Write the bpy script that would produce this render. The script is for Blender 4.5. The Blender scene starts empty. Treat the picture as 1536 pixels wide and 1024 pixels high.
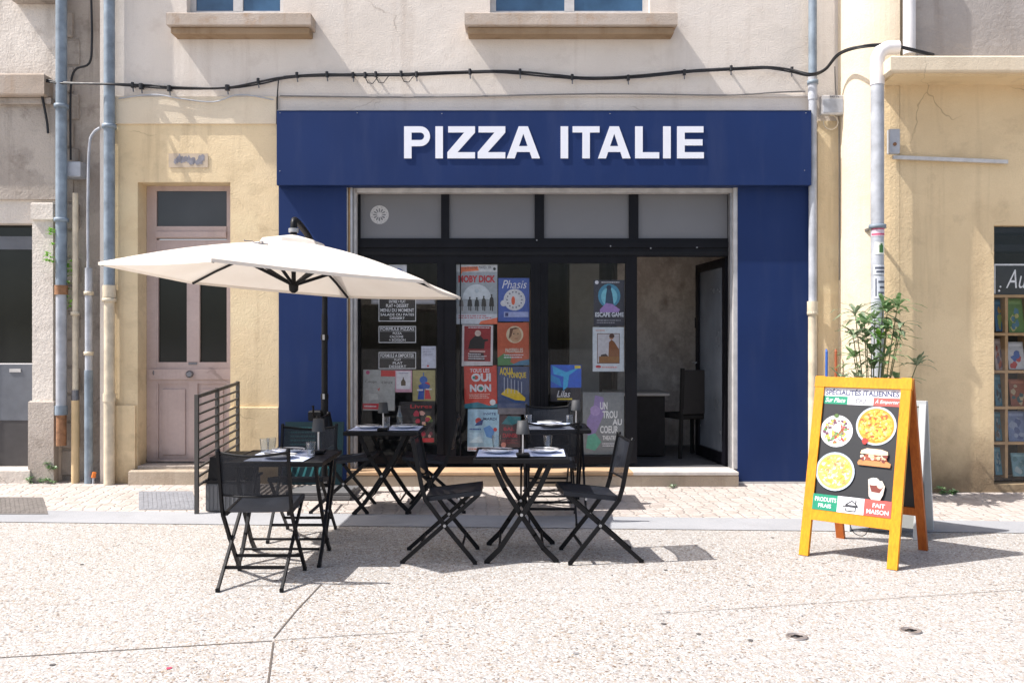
import bpy, math, random
from mathutils import Vector, Matrix
R = math.radians
random.seed(7)
C = bpy.context.scene.collection
S = bpy.context.scene
FPX, HOR, CAMH, FD = 1300.0, 515.0, 1.5, 9.0      # focal length (px), horizon row, eye height, distance to the facade

def W(x, y, d):            # a measured point at distance d from the camera -> metres (facade plane is Y = 0)
    return Vector(((x-768)*d/FPX, d-FD, CAMH-(y-HOR)*d/FPX))
def wx(x, d=FD): return (x-768)*d/FPX
def wz(y, d=FD): return CAMH-(y-HOR)*d/FPX
def gz(Y): return 0.0 if Y < -1.9 else (0.05*(Y+1.9)/1.9 if Y < 0 else 0.05)

# ------------------------------------------------------------------ materials
def lin(c):
    return tuple(((v/255)/12.92 if v/255 <= .04045 else ((v/255+.055)/1.055)**2.4) for v in c)
class NT:
    def __init__(s, name):
        s.m = bpy.data.materials.new(name); s.m.use_nodes = True
        s.t = s.m.node_tree; s.n = s.t.nodes; s.l = s.t.links
        s.b = s.n['Principled BSDF']; s.out = s.n['Material Output']
        s.pos = s.n.new('ShaderNodeNewGeometry').outputs['Position']
    def link(s, a, b): s.l.new(a, b)
    def mapped(s, sc=(1, 1, 1), rot=(0, 0, 0), src=None):
        n = s.n.new('ShaderNodeMapping'); n.inputs['Scale'].default_value = sc; n.inputs['Rotation'].default_value = rot
        s.link(src or s.pos, n.inputs['Vector']); return n.outputs[0]
    def noise(s, scale, detail=4, rough=.55, vec=None):
        n = s.n.new('ShaderNodeTexNoise'); n.inputs['Scale'].default_value = scale
        n.inputs['Detail'].default_value = detail; n.inputs['Roughness'].default_value = rough
        s.link(vec or s.pos, n.inputs['Vector']); return n
    def rng(s, v, a, b, c=0, d=1):
        n = s.n.new('ShaderNodeMapRange'); n.inputs[1].default_value = a; n.inputs[2].default_value = b
        n.inputs[3].default_value = c; n.inputs[4].default_value = d; s.link(v, n.inputs[0]); return n.outputs[0]
    def mix(s, fac, a, b, mode='MIX'):
        n = s.n.new('ShaderNodeMix'); n.data_type = 'RGBA'; n.blend_type = mode
        for v, i in ((fac, 0), (a, 6), (b, 7)):
            if hasattr(v, 'node'): s.link(v, n.inputs[i])
            elif i == 0: n.inputs[0].default_value = v
            else: n.inputs[i].default_value = (*v, 1)
        return n.outputs[2]
    def ramp(s, v, stops, interp='LINEAR'):
        n = s.n.new('ShaderNodeValToRGB'); n.color_ramp.interpolation = interp
        e = n.color_ramp.elements
        while len(e) < len(stops): e.new(.5)
        for k, (p, c) in enumerate(stops): e[k].position = p; e[k].color = (*c, 1)
        s.link(v, n.inputs[0]); return n.outputs[0]
    def math(s, op, a, b=None):
        n = s.n.new('ShaderNodeMath'); n.operation = op
        for v, i in ((a, 0), (b, 1)):
            if v is None: continue
            if hasattr(v, 'node'): s.link(v, n.inputs[i])
            else: n.inputs[i].default_value = v
        return n.outputs[0]
    def bump(s, h, strength=.3, dist=.01):
        n = s.n.new('ShaderNodeBump'); n.inputs['Strength'].default_value = strength; n.inputs['Distance'].default_value = dist
        s.link(h, n.inputs['Height']); s.link(n.outputs[0], s.b.inputs['Normal'])
    def set(s, col=None, rough=.6, metal=0, spec=.5):
        if col is not None:
            if hasattr(col, 'node'): s.link(col, s.b.inputs['Base Color'])
            else: s.b.inputs['Base Color'].default_value = (*col, 1)
        if hasattr(rough, 'node'): s.link(rough, s.b.inputs['Roughness'])
        else: s.b.inputs['Roughness'].default_value = rough
        s.b.inputs['Metallic'].default_value = metal
        s.b.inputs['Specular IOR Level'].default_value = spec
        return s.m

MATS = {}
def M(name, col, rough=.55, metal=0, var=.18, vs=6, bump=.1, bs=60, spec=.5):
    if name in MATS: return MATS[name]
    t = NT(name); f = t.rng(t.noise(vs, 6).outputs[0], .3, .72)
    c = t.mix(f, col, tuple(v*(1-var) for v in col))
    if bump: t.bump(t.noise(bs, 3).outputs[0], bump, .004)
    MATS[name] = t.set(c, t.rng(t.noise(vs*2, 3).outputs[0], .3, .7, rough*.85, min(1, rough*1.15)), metal, spec)
    return MATS[name]
def ink(*rgb):                 # printing ink, given as the sRGB colour of the print
    n = 'ink_%02x%02x%02x' % rgb
    return M(n, lin(rgb), .5, 0, .24, 34, 0)

def wall(name, base, alt, stain, sfac=.5, grain=60, bstr=.5, streak=True, low=None):
    t = NT(name)
    big = t.rng(t.noise(.9, 7, .6).outputs[0], .38, .66)
    c = t.mix(big, base, alt)
    if streak:
        st = t.noise(1.0, 8, .65, t.mapped((5, 5, .35))).outputs[0]
        c = t.mix(t.math('MULTIPLY', t.rng(st, .54, .78), sfac), c, stain)
    sp = t.noise(3.2, 10, .7).outputs[0]
    c = t.mix(t.math('MULTIPLY', t.rng(sp, .56, .72), sfac*.7), c, stain)
    wp = t.n.new('ShaderNodeVectorMath'); wp.operation = 'MULTIPLY_ADD'; t.link(t.noise(2.6, 3, .5).outputs['Color'], wp.inputs[0]); wp.inputs[1].default_value = (.42, .42, .42); t.link(t.pos, wp.inputs[2])
    cr = t.n.new('ShaderNodeTexVoronoi'); cr.feature = 'DISTANCE_TO_EDGE'; cr.inputs['Scale'].default_value = .75; t.link(wp.outputs[0], cr.inputs['Vector'])
    ck = t.math('MULTIPLY', t.rng(cr.outputs['Distance'], .0015, .006, 1, 0), t.rng(t.noise(.9, 3).outputs[0], .56, .62))
    c = t.mix(t.math('MULTIPLY', ck, .45), c, tuple(v*.55 for v in stain))
    pa = t.noise(1.1, 9, .62, t.mapped((1, 1, 1.6), (.3, .2, .4))).outputs[0]
    c = t.mix(t.math('MULTIPLY', t.rng(pa, .56, .60), sfac*.45), c, tuple(min(.85, v*1.12) for v in base))
    c = t.mix(t.math('MULTIPLY', t.rng(pa, .42, .37), sfac*.4), c, tuple(v*.72 for v in alt))
    fine = t.noise(grain*1.6, 3).outputs[0]
    c = t.mix(t.rng(fine, .3, .7, 0, .22), c, tuple(v*.7 for v in base))
    if low:                    # rising damp with its own ragged edge
        sx = t.n.new('ShaderNodeSeparateXYZ'); t.link(t.pos, sx.inputs[0])
        h = t.math('ADD', sx.outputs[2], t.rng(t.noise(2.2, 6, .65).outputs[0], .2, .8, -.35, .35))
        c = t.mix(t.rng(h, .05, low, .85, 0), c, tuple(v*.7 for v in stain))
    h = t.math('ADD', t.noise(grain, 4, .7).outputs[0], t.math('MULTIPLY', t.noise(5, 5).outputs[0], 1.5))
    t.bump(h, bstr, .012)
    MATS[name] = t.set(c, .9, 0, .2); return MATS[name]

m_cream = wall('cream_render', (.74, .675, .605), (.66, .595, .525), (.42, .335, .265), .45)
m_yellow = wall('yellow_render', (.80, .64, .41), (.72, .56, .34), (.40, .29, .17), .7, low=.5)
m_ochre = wall('ochre_render', (.74, .58, .36), (.64, .485, .29), (.26, .18, .11), .4, 45, .6, low=.85)
m_pale = wall('pale_render', (.74, .64, .49), (.68, .57, .42), (.45, .35, .24), .4, low=.4)
m_greyw = wall('grey_roughcast', (.42, .38, .35), (.33, .30, .28), (.22, .18, .15), .6, 30, .9)
m_stone = wall('weathered_stone', (.50, .44, .38), (.33, .28, .24), (.15, .12, .095), .95, 40, .9)
m_oldw = wall('old_lime_render', (.76, .69, .61), (.62, .555, .485), (.32, .26, .21), .8, 40, .9)
m_sill = wall('sill_stone', (.50, .43, .37), (.42, .34, .27), (.34, .2, .1), .85, 50, .6)
m_sillu = wall('brown_stained_sill_moulding', (.36, .26, .17), (.28, .19, .11), (.2, .11, .05), .9, 50, .6)
m_step = wall('step_stone', (.52, .44, .34), (.42, .34, .26), (.25, .18, .12), .7, 60, .7)
def m_in():
    t = NT('interior_plaster'); v = t.mapped((1, 1, .7)); n1 = t.noise(2.2, 9, .72, v); n2 = t.noise(5, 6, .7).outputs[0]
    c = t.ramp(n1.outputs[0], [(.3, (.34, .28, .24)), (.45, (.68, .61, .54)), (.56, (.50, .43, .37)), (.7, (.82, .76, .69))])
    c = t.mix(t.rng(n2, .5, .7, 0, .7), c, (.28, .22, .18)); t.bump(n1.outputs[0], .8, .03); return t.set(c, .9, 0, .1)
m_concin = m_in()
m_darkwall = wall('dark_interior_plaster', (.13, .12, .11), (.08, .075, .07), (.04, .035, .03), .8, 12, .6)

def m_aggregate():
    t = NT('exposed_aggregate'); cols = None
    w = t.mapped(src=t.pos)
    def vor(scale):
        n = t.n.new('ShaderNodeTexVoronoi'); n.inputs['Scale'].default_value = scale
        d = t.noise(40, 2); a = t.n.new('ShaderNodeVectorMath'); a.operation = 'MULTIPLY_ADD'
        t.link(d.outputs['Color'], a.inputs[0]); a.inputs[1].default_value = (.012, .012, 0); t.link(w, a.inputs[2])
        t.link(a.outputs[0], n.inputs['Vector'])
        s_ = t.n.new('ShaderNodeSeparateColor'); t.link(n.outputs['Color'], s_.inputs[0])
        return n.outputs['Distance'], s_.outputs[0], s_.outputs[1]
    stops = [(0, (.36, .34, .315)), (.24, (.56, .555, .54)), (.40, (.31, .245, .18)), (.50, (.43, .42, .40)), (.64, (.15, .10, .066)),
             (.72, (.53, .525, .51)), (.84, (.10, .098, .096)), (.90, (.34, .28, .215))]
    d1, r1, g1 = vor(70); d2, r2, g2 = vor(140)
    c1 = t.ramp(r1, stops, 'CONSTANT'); c2 = t.ramp(r2, stops, 'CONSTANT')
    c = t.mix(t.rng(g1, .45, .5), c1, c2)
    cem = t.rng(d1, .0, .011*62*.9, 0, 1)
    c = t.mix(t.rng(cem, .72, 1, 0, .65), c, (.30, .28, .265))
    blot = t.rng(t.noise(.55, 5, .6).outputs[0], .35, .68)
    c = t.mix(t.math('MULTIPLY', blot, .34), c, (.44, .42, .405))
    dirt = t.rng(t.noise(1.7, 8, .7).outputs[0], .58, .76, 0, .38)
    c = t.mix(dirt, c, (.27, .22, .18))
    t.bump(t.math('SUBTRACT', 1.0, cem), .55, .006)
    return t.set(c, .75, 0, .3)
def m_setts():
    t = NT('pale_stone_setts')
    dn = t.noise(4.2, 6, .6); a = t.n.new('ShaderNodeVectorMath'); a.operation = 'MULTIPLY_ADD'
    t.link(dn.outputs['Color'], a.inputs[0]); a.inputs[1].default_value = (.09, .07, 0); t.link(t.pos, a.inputs[2])
    v = t.mapped((8.6, 12.5, 0), (0, 0, R(-3)), a.outputs[0])
    def vo(f):
        n = t.n.new('ShaderNodeTexVoronoi'); n.voronoi_dimensions = '2D'; n.feature = f; n.inputs['Scale'].default_value = 1; n.inputs['Randomness'].default_value = .38
        t.link(v, n.inputs['Vector']); return n
    e = vo('DISTANCE_TO_EDGE').outputs['Distance']; sc = t.n.new('ShaderNodeSeparateColor'); t.link(vo('F1').outputs['Color'], sc.inputs[0])
    c = t.ramp(sc.outputs[0], [(0, (.36, .31, .275)), (.35, (.47, .41, .37)), (.7, (.42, .375, .345)), (1, (.54, .475, .43))])
    joint = t.rng(e, .03, .13, 1, 0)
    c = t.mix(t.math('MULTIPLY', joint, .45), c, (.29, .245, .205))
    c = t.mix(t.rng(t.noise(7, 7, .7).outputs[0], .38, .62, 0, .75), c, (.50, .455, .42))
    c = t.mix(t.rng(t.noise(1.6, 7, .7).outputs[0], .52, .7, 0, .55), c, (.30, .26, .225))
    h = t.math('ADD', t.math('MULTIPLY', joint, -1.0), t.math('MULTIPLY', t.noise(45, 4).outputs[0], .5))
    t.bump(h, .7, .012)
    return t.set(c, .8, 0, .3)
m_aggr, m_sett = m_aggregate(), m_setts()
m_conc = wall('smooth_concrete', (.36, .365, .38), (.31, .315, .33), (.22, .21, .2), .5, 80, .3, False)
m_joint = M('joint_filler', (.11, .09, .075), .9)

def m_blue():
    t = NT('blue_coated_panel'); f = t.noise(140, 3).outputs[0]
    c = t.mix(t.rng(t.noise(1.2, 5).outputs[0], .3, .7), (.0105, .029, .112), (.0085, .024, .094))
    c = t.mix(t.rng(t.noise(260, 2).outputs[0], .66, .8, 0, .4), c, (.06, .09, .2))
    du = t.noise(1.0, 8, .7, t.mapped((4, 4, .5))).outputs[0]; c = t.mix(t.rng(du, .5, .8, 0, .16), c, (.10, .12, .19))
    t.bump(f, .12, .003); return t.set(c, t.rng(du, .3, .7, .45, .7), 0, .2)
m_blu = m_blue()
m_white = M('white_lettering', (.78, .79, .84), .45, 0, .05, 4, 0)
m_blackmetal = M('black_powder_coat', (.0065, .0065, .008), .45, 0, .3, 10, .15, 200, .22)
m_blackframe = M('black_painted_wood', (.007, .007, .010), .42, 0, .4, 5, .2, 90, .16)
m_alu = M('dull_aluminium', (.42, .42, .43), .45, .7, .3, 8, .1, 90)
m_whitemetal = M('worn_white_metal', (.62, .60, .58), .5, .2, .3, 9, .2, 60)
m_bluepipe = M('bluegrey_pipe', (.27, .33, .39), .55, 0, .5, 7, .2)
m_greypipe = M('pale_grey_pipe', (.48, .50, .54), .55, 0, .4, 7, .2)
m_whitepipe = M('white_pipe', (.72, .70, .70), .5, 0, .18, 3, .1)
m_creampipe = M('cream_pipe', (.72, .62, .46), .6, 0, .38, 8, .2)
m_rust = M('rusty_iron', (.36, .18, .09), .9, 0, .5, 20, .4)
m_pink = wall('dusty_pink_paint', (.53, .42, .385), (.47, .36, .325), (.24, .18, .15), .45, 18, .12, True, .5); MATS['dusty_pink_paint'].node_tree.nodes['Principled BSDF'].inputs['Roughness'].default_value = .5
m_darkglass = M('dark_glass', (.016, .018, .016), .12, 0, .4, 2, 0, 5, .35)
m_frost = M('grey_film', (.185, .185, .192), .4, 0, .1, 1.2, 0, 5, .2)
m_shutter = M('grey_shutter', (.14, .15, .17), .6)
m_knob = M('dull_steel', (.22, .22, .24), .35, .8, .3, 20)
m_cable = M('black_cable', (.012, .012, .014), .5)
m_wood = M('shelf_wood', (.42, .26, .12), .6, 0, .3, 12, .2, 40)
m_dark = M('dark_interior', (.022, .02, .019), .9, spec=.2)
m_ceil = M('interior_ceiling', (.5, .48, .46), .9)
m_floor = M('dark_floor', (.10, .10, .105), .4, 0, .3, 4, .1)
m_palegrey = M('pale_grey_paint', (.34, .33, .30), .8)
m_plate = M('white_china', (.86, .86, .87), .18, 0, .03, 3, 0)
m_paper = M('white_paper', (.86, .87, .90), .7, 0, .05, 5, .1, 30)
m_mat = M('bluish_paper_mat', (.56, .62, .80), .7, 0, .06, 5, .1, 30)
m_cutlery = M('dark_cutlery', (.035, .035, .04), .35, .4, .3, 30, 0)
m_shade = M('charcoal_lamp_shade', (.04, .042, .046), .6)
m_stem = M('brushed_steel', (.6, .6, .62), .3, .9, .1, 10, 0)
def woodpaint(name, a, b_, worn):
    t = NT(name); gr = t.noise(1.0, 6, .65, t.mapped((70, 70, 5))).outputs[0]; wn = t.noise(14, 7, .7).outputs[0]
    c = t.mix(t.rng(gr, .35, .65), a, b_); c = t.mix(t.rng(t.noise(3.2, 5).outputs[0], .4, .68, 0, .7), c, tuple(x*.86 for x in b_)); c = t.mix(t.rng(wn, .66, .72, 0, .8), c, worn)
    t.bump(t.math('ADD', gr, wn), .35, .004); return t.set(c, .55, 0, .3)
m_yel = woodpaint('yellow_painted_wood', (.72, .315, .008), (.62, .225, .006), (.40, .13, .01))
m_orange = woodpaint('orange_stained_wood', (.50, .14, .022), (.36, .085, .016), (.18, .05, .02))
m_board = M('black_board', (.014, .015, .018), .5, 0, .3, 6, .05)
m_greyboard = M('pale_grey_board', (.52, .54, .54), .5)
m_pot = M('terracotta', (.23, .13, .09), .8)
m_bark = M('cane_stem', (.26, .17, .09), .8)
m_cane = M('green_cane', (.16, .17, .07), .7)
m_planter = M('grey_ribbed_plastic', (.14, .14, .145), .55)
m_teal = M('teal_board', (.004, .020, .026), .45, spec=.25)
m_curt = M('blue_glass_sheen', (.10, .14, .22), .3)
def leafmat(name, col, col2):
    t = NT(name); c = t.mix(t.rng(t.noise(30, 2).outputs[0], .35, .65), col, col2)
    t.b.inputs['Subsurface Weight'].default_value = 0
    tr = t.n.new('ShaderNodeBsdfTranslucent'); mx = t.n.new('ShaderNodeMixShader'); mx.inputs[0].default_value = .25
    m = t.set(c, .4, 0, .5); t.link(c, tr.inputs[0])
    t.link(t.b.outputs[0], mx.inputs[1]); t.link(tr.outputs[0], mx.inputs[2]); t.link(mx.outputs[0], t.out.inputs[0]); return m
m_leaf = leafmat('narrow_green_leaf', (.10, .23, .07), (.27, .37, .20))
m_leafb = leafmat('lime_green_leaf', (.17, .44, .04), (.26, .5, .08))
m_leafd = leafmat('dusty_green_leaf', (.30, .36, .25), (.17, .24, .13))
def glassmat(name, tint=(.9, .91, .91), base=.022, g=.6):
    t = NT(name); lw = t.n.new('ShaderNodeLayerWeight'); lw.inputs[0].default_value = .5
    f = t.math('ADD', t.math('MULTIPLY', t.math('POWER', lw.outputs['Facing'], 4.0), g), base)
    tr = t.n.new('ShaderNodeBsdfTransparent'); tr.inputs[0].default_value = (*tint, 1)
    gl = t.n.new('ShaderNodeBsdfGlossy'); gl.inputs['Roughness'].default_value = .01
    nb = t.n.new('ShaderNodeBump'); nb.inputs['Strength'].default_value = .02; nb.inputs['Distance'].default_value = .02
    t.link(t.noise(1.5, 1).outputs[0], nb.inputs['Height']); t.link(nb.outputs[0], gl.inputs['Normal'])
    mx = t.n.new('ShaderNodeMixShader'); t.link(f, mx.inputs[0]); t.link(tr.outputs[0], mx.inputs[1]); t.link(gl.outputs[0], mx.inputs[2])
    t.link(mx.outputs[0], t.out.inputs[0]); return t.m
m_glass = glassmat('shop_glass'); m_tumbler = glassmat('drinking_glass', (.93, .95, .96), .06, .8)
m_doorglass = M('frosted_blue_glass', (.19, .215, .25), .25, 0, .5, 1.6, .05, 30, .4)
def slingmat(name, alpha):
    t = NT(name); w = t.n.new('ShaderNodeTexWave'); w.inputs['Scale'].default_value = 120; t.link(t.pos, w.inputs['Vector'])
    m = t.set(t.mix(t.rng(t.noise(8, 4).outputs[0], .3, .7), (.010, .0115, .016), (.020, .023, .031)), .5, 0, .25)
    t.bump(w.outputs['Fac'], .15, .002)
    tr = t.n.new('ShaderNodeBsdfTransparent'); mx = t.n.new('ShaderNodeMixShader'); mx.inputs[0].default_value = alpha
    t.link(t.b.outputs[0], mx.inputs[1]); t.link(tr.outputs[0], mx.inputs[2]); t.link(mx.outputs[0], t.out.inputs[0]); return m
m_sling, m_seat = slingmat('black_mesh_sling', .17), slingmat('charcoal_seat_sling', .02)
def canopymat():
    t = NT('offwhite_canopy'); c = t.mix(t.rng(t.noise(2.5, 6).outputs[0], .35, .7), (.80, .735, .655), (.75, .675, .59))
    m = t.set(c, .85, 0, .2); t.bump(t.math('ADD', t.noise(4, 5, .6, t.mapped((1, 1, 3))).outputs[0], t.math('MULTIPLY', t.noise(260, 2).outputs[0], .06)), .35, .03)
    tr = t.n.new('ShaderNodeBsdfTranslucent'); t.link(c, tr.inputs[0])
    mx = t.n.new('ShaderNodeMixShader'); mx.inputs[0].default_value = .22
    t.link(t.b.outputs[0], mx.inputs[1]); t.link(tr.outputs[0], mx.inputs[2]); t.link(mx.outputs[0], t.out.inputs[0]); return m
m_canopy = canopymat()

# ------------------------------------------------------------------ mesh builder
class MB:
    def __init__(s): s.v = []; s.f = []; s.m = []; s.sm = []; s.mats = []
    def mi(s, m):
        if m not in s.mats: s.mats.append(m)
        return s.mats.index(m)
    def face(s, pts, m, smooth=False):
        b = len(s.v); s.v += [Vector(p) for p in pts]; s.f.append(tuple(range(b, b+len(pts)))); s.m.append(s.mi(m)); s.sm.append(smooth)
    def geo(s, verts, faces, m, smooth=False):
        b = len(s.v); s.v += [Vector(p) for p in verts]; k = s.mi(m)
        for f in faces: s.f.append(tuple(i+b for i in f)); s.m.append(k); s.sm.append(smooth)
    def frame(s, o, a, b, c, m):     # parallelepiped: corner o, edge vectors a, b, c
        o, a, b, c = map(Vector, (o, a, b, c))
        v = [o, o+a, o+a+b, o+b, o+c, o+a+c, o+a+b+c, o+b+c]
        fs = [(0, 3, 2, 1), (4, 5, 6, 7), (0, 1, 5, 4), (1, 2, 6, 5), (2, 3, 7, 6), (3, 0, 4, 7)]
        if a.cross(b).dot(c) < 0: fs = [f[::-1] for f in fs]
        s.geo(v, fs, m)
    def box(s, x0, x1, y0, y1, z0, z1, m, ch=0):
        x0, x1 = sorted((x0, x1)); y0, y1 = sorted((y0, y1)); z0, z1 = sorted((z0, z1))
        if not ch: return s.frame((x0, y0, z0), (x1-x0, 0, 0), (0, y1-y0, 0), (0, 0, z1-z0), m)
        r = lambda e: [(x0+ch*e, y0+ch*e), (x1-ch*e, y0+ch*e), (x1-ch*e, y1-ch*e), (x0+ch*e, y1-ch*e)]
        v = []
        for e, z in ((1, z0), (0, z0+ch), (0, z1-ch), (1, z1)): v += [(a, b, z) for a, b in r(e)]
        f = [(3, 2, 1, 0), (12, 13, 14, 15)]
        for k in range(3):
            for i in range(4): j = (i+1) % 4; f.append((k*4+i, k*4+j, k*4+4+j, k*4+4+i))
        s.geo(v, f, m)
    def bar(s, p, q, w, t, m, side=(0, 0, 1)):   # rectangular bar p->q, w across 'side' projected, t the other way
        p, q = Vector(p), Vector(q); d = (q-p).normalized(); sd = Vector(side)
        a = (sd-d*sd.dot(d)); a = a.normalized() if a.length > 1e-4 else d.orthogonal().normalized(); b = d.cross(a)
        s.frame(p-a*w/2-b*t/2, a*w, b*t, q-p, m)
    def tube(s, pts, r, m, n=8, cap=True, closed=False):
        pts = [Vector(p) for p in pts]; L = len(pts); rings = []; ref = None
        for i, p in enumerate(pts):
            a = pts[max(i-1, 0)]; b = pts[min(i+1, L-1)]; d = (b-a).normalized()
            if ref is None: ref = d.orthogonal().normalized()
            ref = (ref-d*ref.dot(d)); ref = ref.normalized() if ref.length > 1e-5 else d.orthogonal().normalized()
            e = d.cross(ref); rr = r[i] if isinstance(r, (list, tuple)) else r
            rings.append([p+(ref*math.cos(2*math.pi*k/n)+e*math.sin(2*math.pi*k/n))*rr for k in range(n)])
        v = [q for g in rings for q in g]; f = []
        for i in range(L-1):
            for k in range(n): j = (k+1) % n; f.append((i*n+k, i*n+j, i*n+n+j, i*n+n+k))
        s.geo(v, f, m, True)
        if cap: s.face(rings[0][::-1], m); s.face(rings[-1], m)
    def lathe(s, prof, c, m, n=20, axis=None):
        c = Vector(c); v = []; f = []; L = len(prof)
        for r, z in prof:
            for k in range(n): a = 2*math.pi*k/n; v.append(c+Vector((r*math.cos(a), r*math.sin(a), z)))
        for i in range(L-1):
            for k in range(n): j = (k+1) % n; f.append((i*n+k, i*n+j, i*n+n+j, i*n+n+k))
        s.geo(v, f, m, True)
        if prof[0][0] > 1e-4: s.face(v[:n][::-1], m)
        if prof[-1][0] > 1e-4: s.face(v[-n:], m)
    def prism(s, poly, o, U, V, N, m):      # outline in (u,v), thickness along N
        o, U, V, N = map(Vector, (o, U, V, N)); n = len(poly)
        a = [o+U*p[0]+V*p[1] for p in poly]; b = [p+N for p in a]
        s.face(b, m); s.face(a[::-1], m)
        for i in range(n): j = (i+1) % n; s.face([a[i], a[j], b[j], b[i]], m)
    def build(s, name, parent=None, loc=None, kind=None, label=None, cat=None, group=None):
        me = bpy.data.meshes.new(name); o0 = Vector(loc) if loc is not None else Vector((0, 0, 0))
        me.from_pydata([tuple(p-o0) for p in s.v], [], s.f)
        for m in s.mats: me.materials.append(m)
        me.polygons.foreach_set('material_index', s.m); me.polygons.foreach_set('use_smooth', s.sm); me.update()
        o = bpy.data.objects.new(name, me); C.objects.link(o); o.location = o0
        if parent: o.parent = parent
        tag(o, label, cat, group, kind); return o
def tag(o, label=None, cat=None, group=None, kind=None):
    for k, v in (('label', label), ('category', cat), ('group', group), ('kind', kind)):
        if v: o[k] = v
def thing(name, label, cat, loc=(0, 0, 0), rz=0, group=None):
    o = bpy.data.objects.new(name, None); C.objects.link(o); o.location = loc; o.rotation_euler = (0, 0, rz)
    o.empty_display_size = .1; tag(o, label, cat, group); return o
def copy_tree(o, parent=None):
    c = o.copy(); C.objects.link(c)
    if parent: c.parent = parent
    for ch in list(o.children): copy_tree(ch, c)
    return c
def dup(o, loc, rz, label, group=None):
    c = copy_tree(o); c.location = loc; c.rotation_euler = (0, 0, rz); c['label'] = label
    if group: c['group'] = group
    return c

# ------------------------------------------------------------------ lettering (built-in font turned into mesh)
TX = {}
def textgeo(s, bold=0, shear=0):
    k = (s, bold, shear)
    if k not in TX:
        cu = bpy.data.curves.new('t', 'FONT'); cu.body = s; cu.offset = bold; cu.shear = shear; cu.resolution_u = 3
        ob = bpy.data.objects.new('t', cu); C.objects.link(ob); dg = bpy.context.evaluated_depsgraph_get(); dg.update()
        me = bpy.data.meshes.new_from_object(ob.evaluated_get(dg))
        vs = [v.co.copy() for v in me.vertices]; fs = [tuple(p.vertices) for p in me.polygons]
        bpy.data.objects.remove(ob); bpy.data.curves.remove(cu); bpy.data.meshes.remove(me)
        x0 = min(v.x for v in vs); x1 = max(v.x for v in vs); y0 = min(v.y for v in vs); y1 = max(v.y for v in vs)
        TX[k] = ([((v.x-x0)/(x1-x0), (v.y-y0)/(y1-y0)) for v in vs], fs)
    return TX[k]
class Panel:                     # flat print: shapes in (u,v) 0..1 on a thin sheet
    def __init__(s, o, U, V, t=.003, back=None, edge=None):
        s.o, s.U, s.V = Vector(o), Vector(U), Vector(V); s.N = s.U.cross(s.V).normalized(); s.mb = MB(); s.z = t; s.k = 0
        if back: s.mb.frame(s.o, s.U, s.V, s.N*t, back)
        s.asp = s.U.length/s.V.length
    def P(s, u, v): return s.o+s.U*u+s.V*v+s.N*(s.z+.0002*s.k)
    def poly(s, pts, m):
        s.k += 1; s.mb.face([s.P(*p) for p in pts], m)
    def rect(s, u0, v0, u1, v1, m): s.poly([(u0, v0), (u1, v0), (u1, v1), (u0, v1)], m)
    def ell(s, u, v, r, m, ry=None, n=22, jit=0):   # r in u units; round unless ry (v units)
        ry = r*s.asp if ry is None else ry
        s.poly([(u+r*math.cos(2*math.pi*k/n)*(1+random.uniform(-jit, jit)), v+ry*math.sin(2*math.pi*k/n)*(1+random.uniform(-jit, jit))) for k in range(n)], m)
    def text(s, txt, u0, v0, u1, v1, m, bold=0, shear=0):
        s.k += 1; vs, fs = textgeo(txt, bold, shear)
        s.mb.geo([s.P(u0+(u1-u0)*a, v0+(v1-v0)*b) for a, b in vs], fs, m)
    def lines(s, u0, u1, v0, v1, n, m, th=.4, rag=.3):      # rows of small print, too small to read
        for i in range(n):
            v = v0+(v1-v0)*(i+.5)/n; h = abs(v1-v0)/n*th/2; u = u0
            e = u1-random.uniform(0, rag)*(u1-u0)
            while u < e:
                w = random.uniform(.03, .12)*(u1-u0); s.rect(u, v-h, min(u+w, e), v+h, m); s.k -= 1; u += w+.02*(u1-u0)
        s.k += 1

# ------------------------------------------------------------------ ground
g = MB()
ys = [-200, -60, -20, -8, -1.9, 0, 8, 60, 200]
for i in range(len(ys)-1):
    y0, y1 = ys[i], ys[i+1]
    g.face([(-200, y0, gz(y0)), (200, y0, gz(y0)), (200, y1, gz(y1)), (-200, y1, gz(y1))], m_aggr)
def groove(pts, w=.008):
    for (xa, ya), (xb, yb) in zip(pts, pts[1:]):
        def gp(x, y): d = CAMH*FPX/(y-HOR); return Vector((wx(x, d), d-FD, .003))
        a, b = gp(xa, ya), gp(xb, yb); n = (b-a).cross(Vector((0, 0, 1))).normalized()*w/2
        f = [a-n, b-n, b+n, a+n]
        g.face(f if (f[1]-f[0]).cross(f[2]-f[0]).z > 0 else f[::-1], m_joint)
groove([(-160, 996), (408, 961)]); groove([(412, 960), (620, 947)], .005); groove([(980, 921), (1536, 884), (1800, 866)], .004)
groove([(410, 957), (445, 915), (482, 876)], .009); groove([(410, 963), (400, 1040)], .009)
random.seed(21)
for k in range(46):                                    # chewing gum, specks and one pink paint drop
    x, y = random.uniform(-4, 4), random.uniform(-6.6, -2.2); r = random.uniform(.006, .017)
    if k == 0: d = CAMH*FPX/(1002-HOR); x, y, r = wx(253, d), d-FD, .014
    mm = M('pink_paint_drop', (.6, .05, .11), .6) if k == 0 else (M('dark_gum', (.10, .09, .085), .9) if k % 3 else M('grey_gum', (.26, .25, .25), .9))
    g.face([(x+r*math.cos(a*.628)*random.uniform(.7, 1.3), y+r*math.sin(a*.628)*random.uniform(.7, 1.3), .0035) for a in range(10)], mm)
g.build('ground', kind='structure')
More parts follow.
